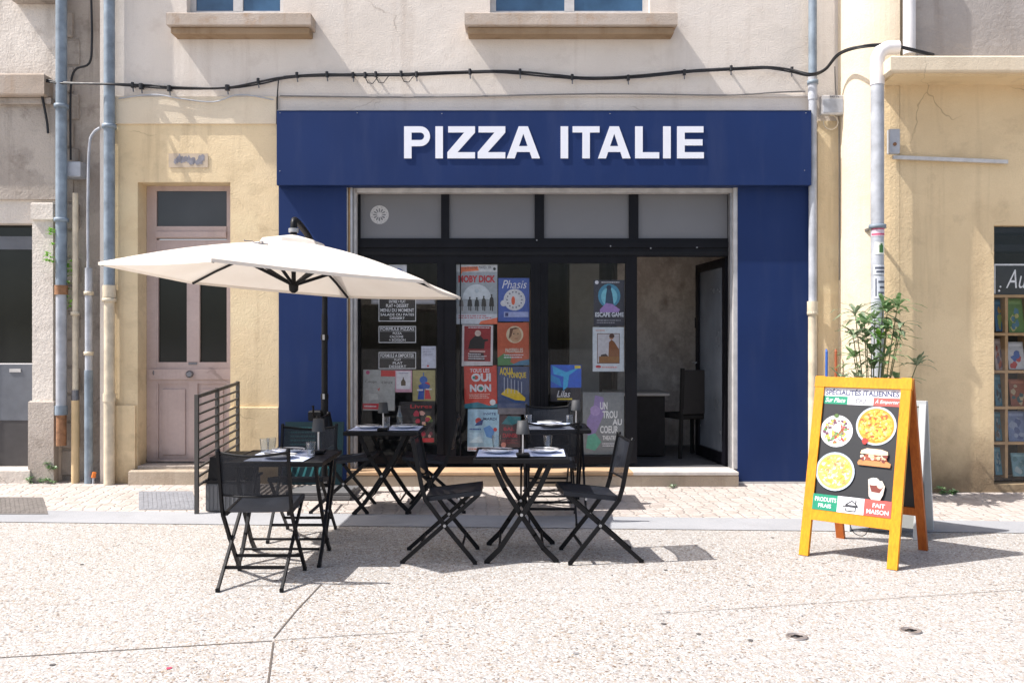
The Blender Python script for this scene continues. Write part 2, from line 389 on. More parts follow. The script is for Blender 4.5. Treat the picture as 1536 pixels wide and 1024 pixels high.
def strip(name, f0, f1, m, dz, x0=-14, x1=14, nx=28, ny=8):
    b = MB()
    for i in range(nx):
        for j in range(ny):
            q = []
            for a, c in ((i, j), (i+1, j), (i+1, j+1), (i, j+1)):
                X = x0+(x1-x0)*a/nx; Y = f0(X)+(f1(X)-f0(X))*c/ny; q.append((X, Y, gz(Y)+dz))
            b.face(q, m)
    return b.build(name, kind='structure')
near = lambda X: -1.95-.0487*X
far = lambda X: -1.51-.0487*X
strip('concrete_strip', near, far, m_conc, .005)
strip('cobbled_pavement', far, lambda X: .4, m_sett, .004, ny=14)

def cover(x0, x1, y0, y1, label, m):
    b = MB(); pts = []
    for x, y in ((x0, y1), (x1, y1), (x1, y0), (x0, y0)):
        d = CAMH*FPX/(y-HOR)*.985; Y = d-FD; pts.append(Vector((wx(x, d), Y, gz(Y)+.006)))
    c = sum(pts, Vector())/4
    b.prism([(0, 0), (1, 0), (1, 1), (0, 1)], pts[0], pts[1]-pts[0], pts[3]-pts[0], (0, 0, .004), m)
    U, V = pts[1]-pts[0], pts[3]-pts[0]
    for i in range(12):
        b.frame(pts[0]+U*(.04+.078*i)+V*.06+Vector((0, 0, .0045)), U*.045, V*.88, (0, 0, .003), m)
    b.build('access_cover', loc=c, label=label, cat='utility cover')
m_steel = M('worn_grey_steel', (.33, .34, .37), .6, .3, .3, 15, .4)
cover(208, 297, 740, 764, 'grey ribbed metal cover set in the cobbles in front of the pink door', m_steel)
cover(-20, 72, 748, 770, 'dark ribbed cover in the cobbles at the far left edge of the pavement', M('dark_cast_iron', (.2, .18, .165), .8, .2, .3, 15, .4))
for x, y, lb in ((1195, 955, 'small round metal cap in the paving, the nearer and left one of the pair'), (1366, 946, 'small round metal cap in the paving below the yellow sign, right one of the pair')):
    d = CAMH*FPX/(y-HOR); b = MB(); c = Vector((wx(x, d), d-FD, 0))
    b.lathe([(.055, 0), (.055, .006), (.046, .008), (.044, .004), (.02, .004)], c, M('cap_steel', (.35, .31, .29), .45, .5, .3, 40), 24)
    b.lathe([(.018, .0045), (.016, .009), (.0, .009)], c, m_blackmetal, 12)
    b.box(c.x-.03, c.x-.012, c.y-.005, c.y+.005, .004, .0075, m_blackmetal); b.box(c.x+.012, c.x+.03, c.y-.005, c.y+.005, .004, .0075, m_blackmetal)
    b.build('floor_cap', loc=c, label=lb, cat='floor cap', group='round caps in the paving')

# ------------------------------------------------------------------ restaurant building
def wall_holes(b, x0, x1, z0, z1, holes, yf, yb, m, back=True):
    xs = sorted({x0, x1, *[h[0] for h in holes], *[h[1] for h in holes]}); zs = sorted({z0, z1, *[h[2] for h in holes], *[h[3] for h in holes]})
    inh = lambda x, z: any(h[0] < x < h[1] and h[2] < z < h[3] for h in holes)
    for i in range(len(xs)-1):
        for j in range(len(zs)-1):
            if inh((xs[i]+xs[i+1])/2, (zs[j]+zs[j+1])/2): continue
            a, c, e, f = xs[i], xs[i+1], zs[j], zs[j+1]
            b.face([(a, yf, e), (c, yf, e), (c, yf, f), (a, yf, f)], m)
            if back: b.face([(c, yb, e), (a, yb, e), (a, yb, f), (c, yb, f)], m)
    for h in holes:
        a, c, e, f = h
        b.face([(a, yf, e), (a, yf, f), (a, yb, f), (a, yb, e)], m); b.face([(c, yf, f), (c, yf, e), (c, yb, e), (c, yb, f)], m)
        b.face([(a, yf, f), (c, yf, f), (c, yb, f), (a, yb, f)], m); b.face([(c, yf, e), (a, yf, e), (a, yb, e), (c, yb, e)], m)
    b.face([(x0, yf, z1), (x1, yf, z1), (x1, yb, z1), (x0, yb, z1)], m)
    b.face([(x0, yb, z0), (x0, yf, z0), (x0, yf, z1), (x0, yb, z1)], m); b.face([(x1, yf, z0), (x1, yb, z0), (x1, yb, z1), (x1, yf, z1)], m)

bld = thing('restaurant_building', 'cream rendered building with a navy blue pizza restaurant front and dusty pink door', 'building')
DX0, DX1, DZ1 = wx(207), wx(346), wz(273)
SX0, SX1, SZ1 = wx(519), wx(1107), wz(279)
LW = (wx(280), wx(425), wz(20), 6.6); CW = (wx(735), wx(975), wz(20), 6.6)
b = MB(); wall_holes(b, wx(150), 3.45, 0, 8, [(DX0, DX1, 0, DZ1), (SX0, SX1, 0, SZ1), LW, CW], 0, .3, m_cream); b.build('wall', bld)
b = MB(); z187 = wz(187); x415 = wx(419)
# yellow lower coat round the pink door
wall_holes(b, wx(172), x415, 0, z187, [(DX0, DX1, 0, DZ1)], -.012, .0, m_yellow, False)
b.box(DX0-.001, DX0+.004, -.012, .22, .22, DZ1, m_yellow); b.box(DX0+.004, DX1, -.0115, .22, DZ1-.006, DZ1+.002, m_yellow)
b.box(DX1, x415, -.045, -.012, 0, wz(610), m_yellow, .006); b.box(wx(175), wx(205), -.04, -.012, 0, wz(607), m_yellow, .006)
b.build('yellow_plaster', bld)
b = MB(); b.box(wx(1226), wx(1262), -.012, 0, 0, wz(182), m_yellow); b.build('yellow_plaster', bld)
b = MB(); b.box(wx(415), wx(1212), -.022, 0, wz(146), wz(142), m_cream, .004); b.box(wx(174), wx(415), -.03, 0, wz(187), wz(146), m_pale, .004); b.build('string_course', bld)
b = MB(); b.box(wx(150), 3.45, .3, 6, 7.8, 8, m_greyw); b.build('roof', bld)
for h, s0, s1, nm in ((LW, wx(250, 8.8), wx(467, 8.8), 'l'), (CW, wx(697, 8.8), wx(1016, 8.8), 'c')):
    sl = MB(); z0 = wz(38, 8.78); z1 = wz(19, 8.78)
    sl.box(s0, s1, -.22, 0, z0, z1, m_sill, .008); sl.box(s0+.03, s1-.03, -.17, 0, z0-.07, z0+.001, m_sillu, .01)
    sl.build('window_sill', bld)
    x0, x1, zz0, zz1 = h; f = MB(); y0, y1 = .10, .15
    wf = m_whitemetal
    f.box(x0, x0+.06, y0, y1, zz0, zz1, wf); f.box(x1-.06, x1, y0, y1, zz0, zz1, wf); xm = (x0+x1)/2
    f.box(xm-.05, xm+.05, y0-.002, y1, zz0+.06, zz1-.06, wf); f.box(x0+.06, x1-.06, y0, y1, zz0, zz0+.06, wf); f.box(x0+.06, x1-.06, y0, y1, zz1-.06, zz1, wf)
    fo = f.build('window', bld)
    for a, c in ((x0+.06, xm-.05), (xm+.05, x1-.06)):
        p = MB(); p.box(a, c, .12, .13, zz0+.06, zz1-.06, M('blue_window_glass', (.05, .12, .22), .08, 0, .5, 3, 0, 5, .8)); p.build('pane', fo)
    p = MB(); p.box(x0, x1, .29, .31, zz0, zz1, m_dark); p.build('dark_backing', fo)  # dark sheet closing the opening behind the panes
# fascia and its letters
d = 8.835
fx0, fx1, fz0, fz1 = wx(415, d), wx(1217, d), wz(278, d), wz(166, d)
b = MB(); b.box(fx0, fx1, -.165, -.001, fz0, fz1, m_blu, .004)
for px, py in ((420, 170), (420, 257), (536, 170), (663, 171), (915, 171), (1209, 170), (1207, 256)):
    c = W(px, py, d); b.lathe([(.006, 0), (.006, .003), (0, .004)], (c.x, c.y, c.z), m_alu, 6)
b.box(fx0, fx1, -.168, -.1, fz1+.0005, fz1+.006, m_alu)
fas = b.build('fascia', bld)
def letter(ch, x0, x1, y0=189.5, y1=237.5):
    d2 = 8.82; o = Vector((wx(x0, d2), -.1655, wz(y1, d2))); w = wx(x1, d2)-wx(x0, d2); h = wz(y0, d2)-wz(y1, d2); t = 11.2*d2/FPX
    k = MB(); U, V, N = (1, 0, 0), (0, 0, 1), (0, -.010, 0); T = t*.82
    def rect(a, c, e, f): k.prism([(a, e), (c, e), (c, f), (a, f)], o, U, V, N, m_white)
    if ch == 'I': rect(0, w, 0, h)
    if ch == 'L': rect(0, t, 0, h); rect(t, w, 0, T)
    if ch == 'T': rect(0, w, h-T, h); rect(w/2-t/2, w/2+t/2, 0, h-T)
    if ch == 'E': rect(0, t, 0, h); rect(t, w, 0, T); rect(t, w*.95, h/2-T/2, h/2+T/2); rect(t, w*.985, h-T, h)
    if ch == 'Z': k.prism([(0, 0), (w, 0), (w, T), (t*1.35, T), (w, h-T), (w, h), (w*.03, h), (w*.03, h-T), (w-t*1.45, h-T), (0, T)], o, U, V, N, m_white)
    if ch == 'A':
        ap = t*.62
        k.prism([(0, 0), (t*1.08, 0), (w*.5, h-T*1.2), (w-t*1.08, 0), (w, 0), (w/2+ap, h), (w/2-ap, h)], o, U, V, N, m_white)
        k.prism([(w*.24, h*.2), (w*.76, h*.2), (w*.7, h*.2+T*.95), (w*.30, h*.2+T*.95)], o+Vector((0, .001, 0)), U, V, (0, -.0112, 0), m_white)
    if ch == 'P':
        rect(0, t, 0, h); r1 = h*.31; zc = h-r1; r2 = r1-T; xc = w-r1
        pts = [(t, h), (t, h-T), (xc, h-T)]
        arc = [(xc+math.sin(a)*r1, zc+math.cos(a)*r1) for a in [math.pi*i/14 for i in range(15)]]
        arci = [(xc+math.sin(a)*r2*1.05, zc+math.cos(a)*r2) for a in [math.pi*i/14 for i in range(15)]]
        rect(t, xc, h-T, h); rect(t, xc, zc-r1, zc-r1+T)
        for i in range(14): k.prism([arci[i], arci[i+1], arc[i+1], arc[i]], o, U, V, N, m_white)
    k.build('letter', fas)
for ch, x0, x1 in (('P', 606, 645), ('I', 653, 664.3), ('Z', 671, 712.5), ('Z', 716.5, 758), ('A', 760, 810), ('I', 841, 852.3), ('T', 859, 899.5), ('A', 897, 946), ('L', 953, 989), ('I', 995, 1006.3), ('E', 1016, 1056)):
    letter(ch, x0, x1)
# blue pillars and metal jambs
for x0, x1 in ((418, 520), (1107, 1213)):
    b = MB(); b.box(wx(x0, 8.95), wx(x1, 8.95), -.048, -.001, wz(722, 8.95), fz0+.05, m_blu, .003)
    po = b.build('pillar', bld); b = MB(); b.box(wx(x0, 8.95)+.005, wx(x1, 8.95)-.003, -.053, -.001, gz(0)-.04, wz(722, 8.95), m_whitemetal); b.build('plinth', po)
b = MB()
for x, w, m, yy in ((521.5, .014, m_whitemetal, -.04), (524.5, .018, m_wood, -.02), (528, .022, m_alu, -.035), (532, .03, m_whitemetal, .02)):
    b.box(wx(x)-w/2, wx(x)+w/2, yy, .1, .2, SZ1-.002, m)
b.build('door_jamb', bld)
b = MB(); b.box(wx(1099), wx(1106), -.03, .12, .2, SZ1-.002, m_whitemetal, .004); b.box(wx(1096.5), wx(1099), .03, .12, .2, SZ1-.06, m_alu); b.build('door_jamb', bld)
b = MB(); b.box(wx(533), wx(1099), .02, .12, wz(288.5), SZ1-.003, m_whitemetal); b.build('lintel', bld)
# glazing
gd = 9.15; G = lambda x: wx(x, gd); GZ = lambda y: wz(y, gd); ZB, ZT = .21, GZ(288)
b = MB(); ya, yb_ = .12, .19; F = m_blackframe
for x0, x1, y0, y1, yo in ((535, 541, 288, 694, 0), (656, 684, 385, 688, .004), (796, 822, 385, 688, .004), (938, 955, 385, 694, .004), (1091, 1099, 288, 694, 0),
                         (662, 674, 290.5, 358, -.003), (802, 816, 290.5, 358, -.003), (943, 957, 290.5, 358, -.003),
                         (541, 1091, 288, 290.5, 0), (541, 1091, 358, 385, 0), (541, 656, 385, 395, .008), (684, 796, 385, 395, .008), (822, 938, 385, 395, .008),
                         (541, 938, 683, 694, -.004)):
    b.box(G(x0), G(x1), ya+yo, yb_-yo, GZ(y1), GZ(y0), F)
b.box(G(541), G(1091), ya-.02, ya, GZ(372), GZ(364), F); b.box(G(541), G(1091), ya-.012, ya, GZ(383), GZ(378), m_blackmetal)
for x in (664, 690, 800, 812, 808, 818): b.box(G(x), G(x)+.012, ya-.008, ya+.004, GZ(683), GZ(395), F)
for px, py in ((805, 361), (915, 370), (975, 373), (1044, 372)):
    c = W(px, py, gd); b.box(c.x-.006, c.x+.006, ya-.024, ya-.001, c.z-.006, c.z+.006, m_alu)
shop = b.build('shop_window', bld)
for x0, x1 in ((541, 656), (684, 796), (822, 938)):
    p = MB(); p.face([(G(x0), .155, GZ(683)), (G(x1), .155, GZ(683)), (G(x1), .155, GZ(395)), (G(x0), .155, GZ(395))], m_glass); p.build('pane', shop)
for x0, x1 in ((541, 662), (674, 802), (816, 943), (957, 1091)):
    p = MB(); p.box(G(x0), G(x1), .15, .16, GZ(358), GZ(290.5), m_frost); p.build('transom_pane', shop)
# open glazed door leaf
A0 = Vector((G(1091), .16, 0)); A1 = Vector((2.16, 1.1, 0)); dv = (A1-A0).normalized(); nn = Vector((dv.y, -dv.x, 0)); LWD = (A1-A0).length
zt, zb = GZ(386), .215; b = MB(); T = nn*.045
def leafbox(u0, u1, z0, z1, mb, m, off=0, tt=.045): mb.frame(A0+dv*u0+nn*(-tt/2+off)+Vector((0, 0, z0)), dv*(u1-u0), nn*tt, (0, 0, z1-z0), m)
leafbox(0, .09, zb, zt, b, F); leafbox(LWD-.09, LWD, zb, zt, b, F); leafbox(.09, LWD-.09, zb, zb+.12, b, F); leafbox(.09, LWD-.09, zt-.09, zt, b, F)
leaf = b.build('glazed_door', bld)
p = MB(); q0 = A0+dv*.09; q1 = A0+dv*(LWD-.09)
p.face([(*q0.xy, zb+.12), (*q1.xy, zb+.12), (*q1.xy, zt-.09), (*q0.xy, zt-.09)], m_doorglass); p.build('pane', leaf)
p = MB(); h0 = A0+dv*(LWD-.045); zc = 1.28
p.tube([h0-nn*.02+Vector((0, 0, zc)), h0-nn*.075+Vector((0, 0, zc)), h0-nn*.075-dv*.11+Vector((0, 0, zc))], .01, m_stem); p.build('handle', leaf); p = MB(); p.tube([h0+nn*.02+Vector((0, 0, zc)), h0+nn*.075+Vector((0, 0, zc)), h0+nn*.075-dv*.11+Vector((0, 0, zc))], .01, m_stem); p.build('handle', leaf); p = MB()
leafbox(LWD-.01, LWD+.03, 1.68, 1.80, p, m_blackmetal); p.build('lock_case', leaf)
# step
b = MB(); b.box(wx(520, 8.8), wx(1108, 8.8), -.2, .3, 0, .165, m_step, .012); b.build('step', bld)
b = MB(); b.box(wx(520, 8.78), wx(950, 8.78), -.22, .12, .165, .20, M('terracotta_nosing', (.58, .38, .22), .7, 0, .3, 5, .3), .006)
b.box(wx(950, 8.78), wx(1108, 8.78), -.222, .12, .165, .202, M('pale_nosing', (.58, .54, .50), .7, 0, .25, 8, .4), .006); b.build('sill', bld)
# room inside
b = MB(); b.box(-2.2, 3.1, .12, 4.2, .08, .2, m_floor); b.build('floor', bld)
b = MB(); b.box(-2.2, 3.1, .3, 4.2, 3.25, 3.4, m_ceil); b.build('ceiling', bld)
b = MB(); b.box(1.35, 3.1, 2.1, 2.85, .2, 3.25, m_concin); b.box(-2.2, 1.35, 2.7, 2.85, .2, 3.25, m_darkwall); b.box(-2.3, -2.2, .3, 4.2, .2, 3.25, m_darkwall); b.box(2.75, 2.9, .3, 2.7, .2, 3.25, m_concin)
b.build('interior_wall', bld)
b = MB(); b.box(wx(853, 10.9), wx(897, 10.9), 1.75, 2.15, .2, 3.25, m_palegrey, .01); b.box(wx(786, 11.3), wx(822, 11.3), 2.3, 2.69, .2, 2.3, m_wood); b.build('interior_uprights', bld)  # pale grey upright behind the right pane, brown block to its left
# pink front door
dd = 9.22; b = MB(); x0, x1 = DX0+.006, DX1-.002; y0 = .2; z0 = .235; P_ = m_pink; zt = DZ1-.008
X = lambda px: wx(px, dd); Z = lambda py: wz(py, dd)
b.box(x0, X(236), y0, .28, z0, zt, P_); b.box(X(341), x1, y0, .28, z0, zt, P_); b.box(X(236), X(341), y0, .28, Z(287), zt, P_)
b.box(X(236), X(341), y0-.01, .28, Z(358), Z(340), P_); b.box(X(236), X(341), y0-.03, y0-.01, Z(357), Z(348), P_, .004); dr = b.build('front_door', bld)
b = MB(); b.box(X(236), X(341), .22, .23, Z(340), Z(287), M('transom_glass', (.055, .055, .058), .12, 0, .3, 2, 0)); b.build('transom_pane', dr)
b = MB(); yl = .205
b.box(X(221), X(238), yl, .27, z0+.01, Z(360), P_, .004); b.box(X(281), X(300), yl, .27, Z(543), Z(380), P_, .004); b.box(X(341), x1-.001, yl, .27, z0+.01, Z(360), P_)
b.box(X(238), X(341), yl, .27, Z(382), Z(360), P_); b.box(X(238), X(341), yl, .27, z0+.01, Z(690), P_)
b.box(X(238), X(341), yl+.001, .27, Z(575), Z(543), P_); b.box(X(225), x1, yl-.02, yl, Z(569), Z(553), P_, .004)
b.box(X(284), X(297), yl, .27, Z(690), Z(575), P_)
for a, c in ((238, 284), (297, 341)):
    b.box(X(a), X(c), yl+.02, .27, Z(690), Z(575), P_); b.box(X(a+6), X(c-6), yl+.006, yl+.021, Z(682), Z(583), P_, .006)
b.box(X(222), x1, yl-.02, yl, z0+.012, Z(688), P_, .004); lf = b.build('door_leaf', dr)
for a, c in ((238, 281), (300, 341)):
    b = MB(); b.box(X(a), X(c), yl+.03, yl+.04, Z(543), Z(382), m_darkglass); b.build('pane', dr)
b = MB(); kc = W(285, 561, 9.18); b.tube([(kc.x, yl-.02, kc.z), (kc.x, yl-.05, kc.z), (kc.x, yl-.06, kc.z)], [.035, .038, .026], m_knob, 16); b.build('door_knob', dr)
b = MB(); c = W(289, 545, 9.2); b.box(c.x-.045, c.x+.045, yl-.008, yl+.002, c.z-.012, c.z+.012, m_knob, .003); b.build('letter_slot', dr); b = MB(); c = W(231, 559, 9.2); b.tube([(c.x, yl-.005, c.z-.03), (c.x, yl-.03, c.z), (c.x, yl-.005, c.z+.03)], .008, m_knob); b.build('door_pull', dr)
b = MB(); b.box(DX0-.05, DX1+.02, -.12, .3, 0, .2, m_step, .015); b.box(DX0+.005, DX1, -.02, .3, .2, .235, m_stone, .005); b.build('door_step', bld)
# plate above the pink door: weathered blue characters nobody can read any more
pn = Panel((wx(254), -.016, wz(252)), (wx(313)-wx(254), 0, 0), (0, 0, wz(231)-wz(252)), .004, M('faded_plate', (.56, .45, .33), .6))
for i in range(15):
    pn.ell(random.uniform(.1, .9), random.uniform(.3, .7), random.uniform(.03, .07), M('faded_blue_paint', (.30, .29, .32), .8, 0, .4, 14), ry=random.uniform(.15, .28), n=11, jit=.3)
pn.mb.build('door_plate', loc=(wx(283), -.014, wz(241)), label='small faded plate with blurred blue marks above the pink door', cat='plate')

# ------------------------------------------------------------------ left neighbour
nb = thing('neighbour_building', 'old stone and pale render building with a dark doorway at far left', 'building', (-5, .1, 0))
def pt(o, parent):           # parent without moving
    o.parent = parent; o.matrix_parent_inverse = Matrix.Translation(-parent.location); return o
b = MB(); L = 9.1
wall_holes(b, -9.5, wx(86, L), 0, 8, [(wx(-110, L), wx(53, L), 0, wz(335, L))], .1, .4, m_oldw); pt(b.build('wall'), nb)
b = MB(); b.box(wx(86, L), wx(150), .2, .5, 0, 8, m_stone)
for i in range(17):
    zz = .1+i*.29; w = .34 if i % 2 else .22
    b.box(wx(86, L)+.001, wx(86, L)+w*.55, .17+random.uniform(0, .02), .2, zz, zz+.27, m_stone, .012)
pt(b.build('corner_pier'), nb)
b = MB(); b.box(-9.5, wx(84, L), .0, .1, wz(160, L), wz(150, L), m_stone, .01); b.box(-9.5, wx(80, L), -.08, .1, wz(150, L), wz(118, L), m_sill, .015); b.box(-9.5, wx(86, L), .06, .1, wz(300, L), wz(160, L), m_stone); pt(b.build('cornice'), nb)
b = MB(); b.box(wx(53, L), wx(84, L), .04, .1, 0, wz(320, L), m_oldw, .01); b.box(wx(50, L), wx(88, L), .0, .1, 0, wz(600, L), m_stone, .015); b.box(wx(53, L), wx(86, L), .01, .1, wz(332, L), wz(306, L), m_oldw, .01); pt(b.build('door_surround'), nb)
b = MB(); b.box(wx(25, L), wx(95, L), -.02, .12, wz(7, L), wz(-8, L), m_stone, .01); pt(b.build('window_sill'), nb)
b = MB(); a, c = wx(-112, L), wx(54, L)
b.box(a, c, .26, .3, wz(545, L), wz(335, L), m_darkglass); b.box(a, c, .24, .3, wz(372, L), wz(352, L), m_shutter); b.box(a, c, .25, .3, wz(632, L), wz(547, L), m_shutter); b.box(a, c, .255, .3, .1, wz(632, L), M('dark_kick_panel', (.06, .055, .055), .6))
dn = pt(b.build('door'), nb); b = MB(); k = W(31, 555, 9.35); b.box(k.x-.06, k.x+.06, .242, .25, k.z-.018, k.z+.018, m_whitemetal); bo = b.build('letter_slot'); bo.parent = dn; bo.matrix_parent_inverse = Matrix.Identity(4)
b = MB(); b.box(wx(-112, L), wx(54, L), -.02, .3, 0, .19, m_oldw, .01); pt(b.build('threshold'), nb)

# ------------------------------------------------------------------ right neighbour
rb = thing('neighbour_building', 'ochre rendered shop building with rounded pale corner and concrete canopy at right', 'building', (5, -.5, 0))
RD = 8.5; wxr0 = wx(1491, RD); zr0, zr1 = wz(722, RD), wz(338, RD)
b = MB(); zl = 4.03
xc = 3.8
wall_holes(b, xc, 9.5, 0, zl, [(wxr0, wxr0+1.6, .12, zr1)], -.5, -.15, m_ochre); pt(b.build('wall'), rb)
b = MB(); wall_holes(b, xc+.12, 9.5, zl, 8, [], -.5, -.15, m_greyw); pt(b.build('upper_wall'), rb)
b = MB(); prof = [(3.385, .1)]+[(3.385+.42*(1-math.cos(a)), -.08-.42*math.sin(a)) for a in [math.pi/2*i/14 for i in range(15)]]
prof.append((xc+.002, -.5))
for i in range(len(prof)-1):
    (a, c), (e, f) = prof[i], prof[i+1]
    for z0_, z1_, mm in ((0, 4.1, m_pale if i < 11 else m_ochre), (4.1, 8, m_pale)): b.geo([(a, c, z0_), (e, f, z0_), (e, f, z1_), (a, c, z1_)], [(0, 1, 2, 3)], mm, True)
b.box(3.9, xc+.121, -.502, -.2, zl, 8, m_pale); pt(b.build('rounded_corner'), rb)
b = MB(); c0 = wx(1336, 8.13)
b.box(c0, 9.5, -.87, -.5, 4.05, 4.2, m_pale, .015); b.box(c0+.06, 9.5, -.80, -.5, 4.03, 4.05, m_yellow); pt(b.build('canopy_slab'), rb)
b = MB(); b.box(wxr0+.0, wxr0+1.6, -.30, -.16, .12, zr0+.02, m_blackframe)
wy0, wy1 = -.40, -.18
for py in (444, 501, 557, 611, 664): b.box(wxr0+.005, wxr0+1.59, wy0, wy1, wz(py+2.2, 8.62), wz(py-1.8, 8.62), m_wood)
for px in (1508.5, 1546, 1584): b.box(wx(px, 8.62)-.014, wx(px, 8.62)+.014, wy0+.004, wy1, zr0+.02, wz(446, 8.62), m_wood)
b.box(wxr0, wxr0+1.6, -.18, -.16, .12, zr1, m_dark)
b.box(wxr0, wxr0+1.6, wy0, -.2, zr1-.06, zr1, m_blackframe); b.box(wxr0, wxr0+1.6, wy0-.01, -.2, wz(377, 8.6), wz(367, 8.6), m_blackframe)
b.box(wxr0+.001, wxr0+.02, wy0, -.2, zr0, zr1-.06, m_blackframe)
sw = pt(b.build('shop_window'), rb)
b = MB(); b.face([(wxr0, -.43, zr0), (wxr0+1.6, -.43, zr0), (wxr0+1.6, -.43, zr1), (wxr0, -.43, zr1)], glassmat('side_shop_glass', (.93, .93, .93), .045)); o = b.build('pane'); o.parent = sw; o.matrix_parent_inverse = Matrix.Identity(4)
pn = Panel((wx(1495, 8.55), -.38, wz(441, 8.55)), (wx(1560, 8.55)-wx(1495, 8.55), 0, 0), (0, 0, wz(394, 8.55)-wz(441, 8.55)), .006, m_board)
Wt = ink(232, 232, 232)
for r in ((.03, .02, .055, .98), (.03, .93, .97, .98), (.945, .02, .97, .98)): pn.rect(*r, Wt)
pn.text('Au', .3, .2, .78, .8, Wt, -.004, .35); pn.ell(.14, .12, .025, Wt); pn.ell(.17, .25, .022, Wt); pn.mb.build('shop_sign', loc=(wx(1528, 8.55), -.38, wz(441, 8.55)), label='black sign with white script letters in the window at the right edge', cat='sign')
bk = [((1493, 1505, 449, 497), [(40, 110, 150), (150, 170, 80), (190, 150, 60)], 'blue and green picture book, left column, top shelf of the right shop window'),
      ((1513, 1536, 448, 499), [(110, 150, 70), (210, 200, 120), (90, 140, 160)], 'green landscape picture book on the top shelf at the right edge'),
      ((1493, 1505, 508, 555), [(200, 180, 170), (190, 90, 60), (120, 110, 130)], 'pale picture book with a red patch, left column, second shelf'),
      ((1513, 1537, 513, 554), [(225, 225, 225), (50, 100, 180), (210, 60, 50)], 'white book with blue and red swirl on the second shelf'),
      ((1493, 1504, 562, 609), [(70, 140, 165), (40, 60, 80), (120, 160, 170)], 'teal blue picture book, left column, third shelf'),
      ((1516, 1540, 569, 609), [(160, 80, 40), (200, 180, 140), (50, 90, 90)], 'brown picture book with a pale oval on the third shelf'),
      ((1493, 1505, 618, 661), [(80, 140, 160), (110, 100, 90), (170, 180, 190)], 'grey blue picture book, left column, fourth shelf'),
      ((1513, 1540, 617, 662), [(130, 150, 190), (170, 185, 210), (90, 110, 160)], 'lavender blue picture book on the fourth shelf'),
      ((1493, 1503, 671, 712), [(100, 170, 190), (60, 120, 150), (170, 200, 200)], 'pale turquoise picture book, left column, bottom shelf'),
      ((1519, 1542, 680, 714), [(130, 180, 190), (100, 150, 160), (190, 210, 210)], 'small turquoise picture book on the bottom shelf')]
for (x0, x1, y0, y1), cs, lb in bk:
    cs = [tuple(int(v*.78) for v in c_) for c_ in cs]
    q = 8.66; pn = Panel((wx(x0, q), q-FD, wz(y1, q)), (wx(x1, q)-wx(x0, q), 0, 0), (0, .05, wz(y0, q)-wz(y1, q)), .012, ink(*cs[0]))
    for i in range(9):
        cc = cs[1+i % 2]; pn.ell(random.uniform(.2, .8), random.uniform(.12, .75), random.uniform(.1, .2), ink(*cc), ry=random.uniform(.05, .14), n=9, jit=.25)
    pn.rect(.1, .84, .9, .93, ink(*[min(255, v+30) for v in cs[0]])); pn.mb.build('picture_book', loc=(wx((x0+x1)/2, q), q-FD, wz(y1, q)), label=lb, cat='book', group='picture books on the shelves of the right shop window')

# ------------------------------------------------------------------ pipes, boxes and cables on the walls
def pipe(label, px, d, segs, r, clamps=(), name='drainpipe'):     # segs: (y0, y1, material)
    base = W(px, segs[-1][1], d); t = thing(name, label, 'pipe', base)
    for y0, y1, m, rr in segs:
        b = MB(); b.tube([Vector((0, 0, wz(y0, d)-base.z)), Vector((0, 0, wz(y1, d)-base.z))], rr*r, m, 14); b.build('pipe_section', t)
    for y in clamps:
        b = MB(); z = wz(y, d)-base.z; b.lathe([(r*1.02, -.02), (r*1.3, -.02), (r*1.3, .02), (r*1.02, .02)], (0, 0, z), m_bluepipe if y < 430 else m_creampipe, 14); b.box(-.012, .012, r, FD-d+.04, z-.012, z+.012, m_knob); b.build('clamp', t)
    return t
pipe('fat blue grey drainpipe on the left stone corner, pale and rusty at its foot', 92, 8.98, [(-120, 432, m_bluepipe, 1), (428, 442, m_rust, 1.18), (442, 610, m_greypipe, .95), (608, 622, m_bluepipe, 1.12), (620, 668, m_rust, .9)], .055, (160, 330))
pipe('thin ochre pipe on the left wall between two grey pipes', 113, 9.0, [(290, 590, m_creampipe, .85), (585, 600, m_knob, 1.1), (600, 725, M('ochre_pipe', (.66, .48, .26), .7), 1.15)], .034, (470,))
pipe('thin pale grey conduit on the left wall, beside the orange marker', 133, 8.98, [(402, 560, m_greypipe, 1), (555, 725, m_bluepipe, 1.15)], .036, (440, 530))
pipe('straight blue grey and cream drainpipe left of the pink door', 164, 8.92, [(-120, 432, m_bluepipe, 1), (428, 446, m_creampipe, 1.2), (446, 590, m_creampipe, .95), (590, 602, m_creampipe, 1.15), (602, 726, m_creampipe, 1)], .054, (190, 450))
pipe('blue grey and cream drainpipe right of the blue shop front', 1219, 8.9, [(-120, 118, m_bluepipe, 1), (116, 150, m_greypipe, 1.1), (150, 452, m_greypipe, .95), (452, 470, m_creampipe, 1.3), (468, 726, m_creampipe, 1.05)], .043, (124, 470))
t = pipe('white drainpipe with stickers coming out under the concrete canopy at right', 1316, 8.35, [(98, 128, m_whitepipe, 1.08), (128, 330, m_greypipe, 1), (330, 728, m_greypipe, .98)], .062, (340,))
b = MB(); bz = t.location; e = W(1316, 98, 8.35)
b.tube([e-bz+Vector((.0, 0, -.01)), e-bz+Vector((.0, 0, .07)), e-bz+Vector((.03, .0, .13)), e-bz+Vector((.09, .0, .165)), e-bz+Vector((.2, .0, .17))], .066, m_whitepipe, 14)
b.build('elbow', t)
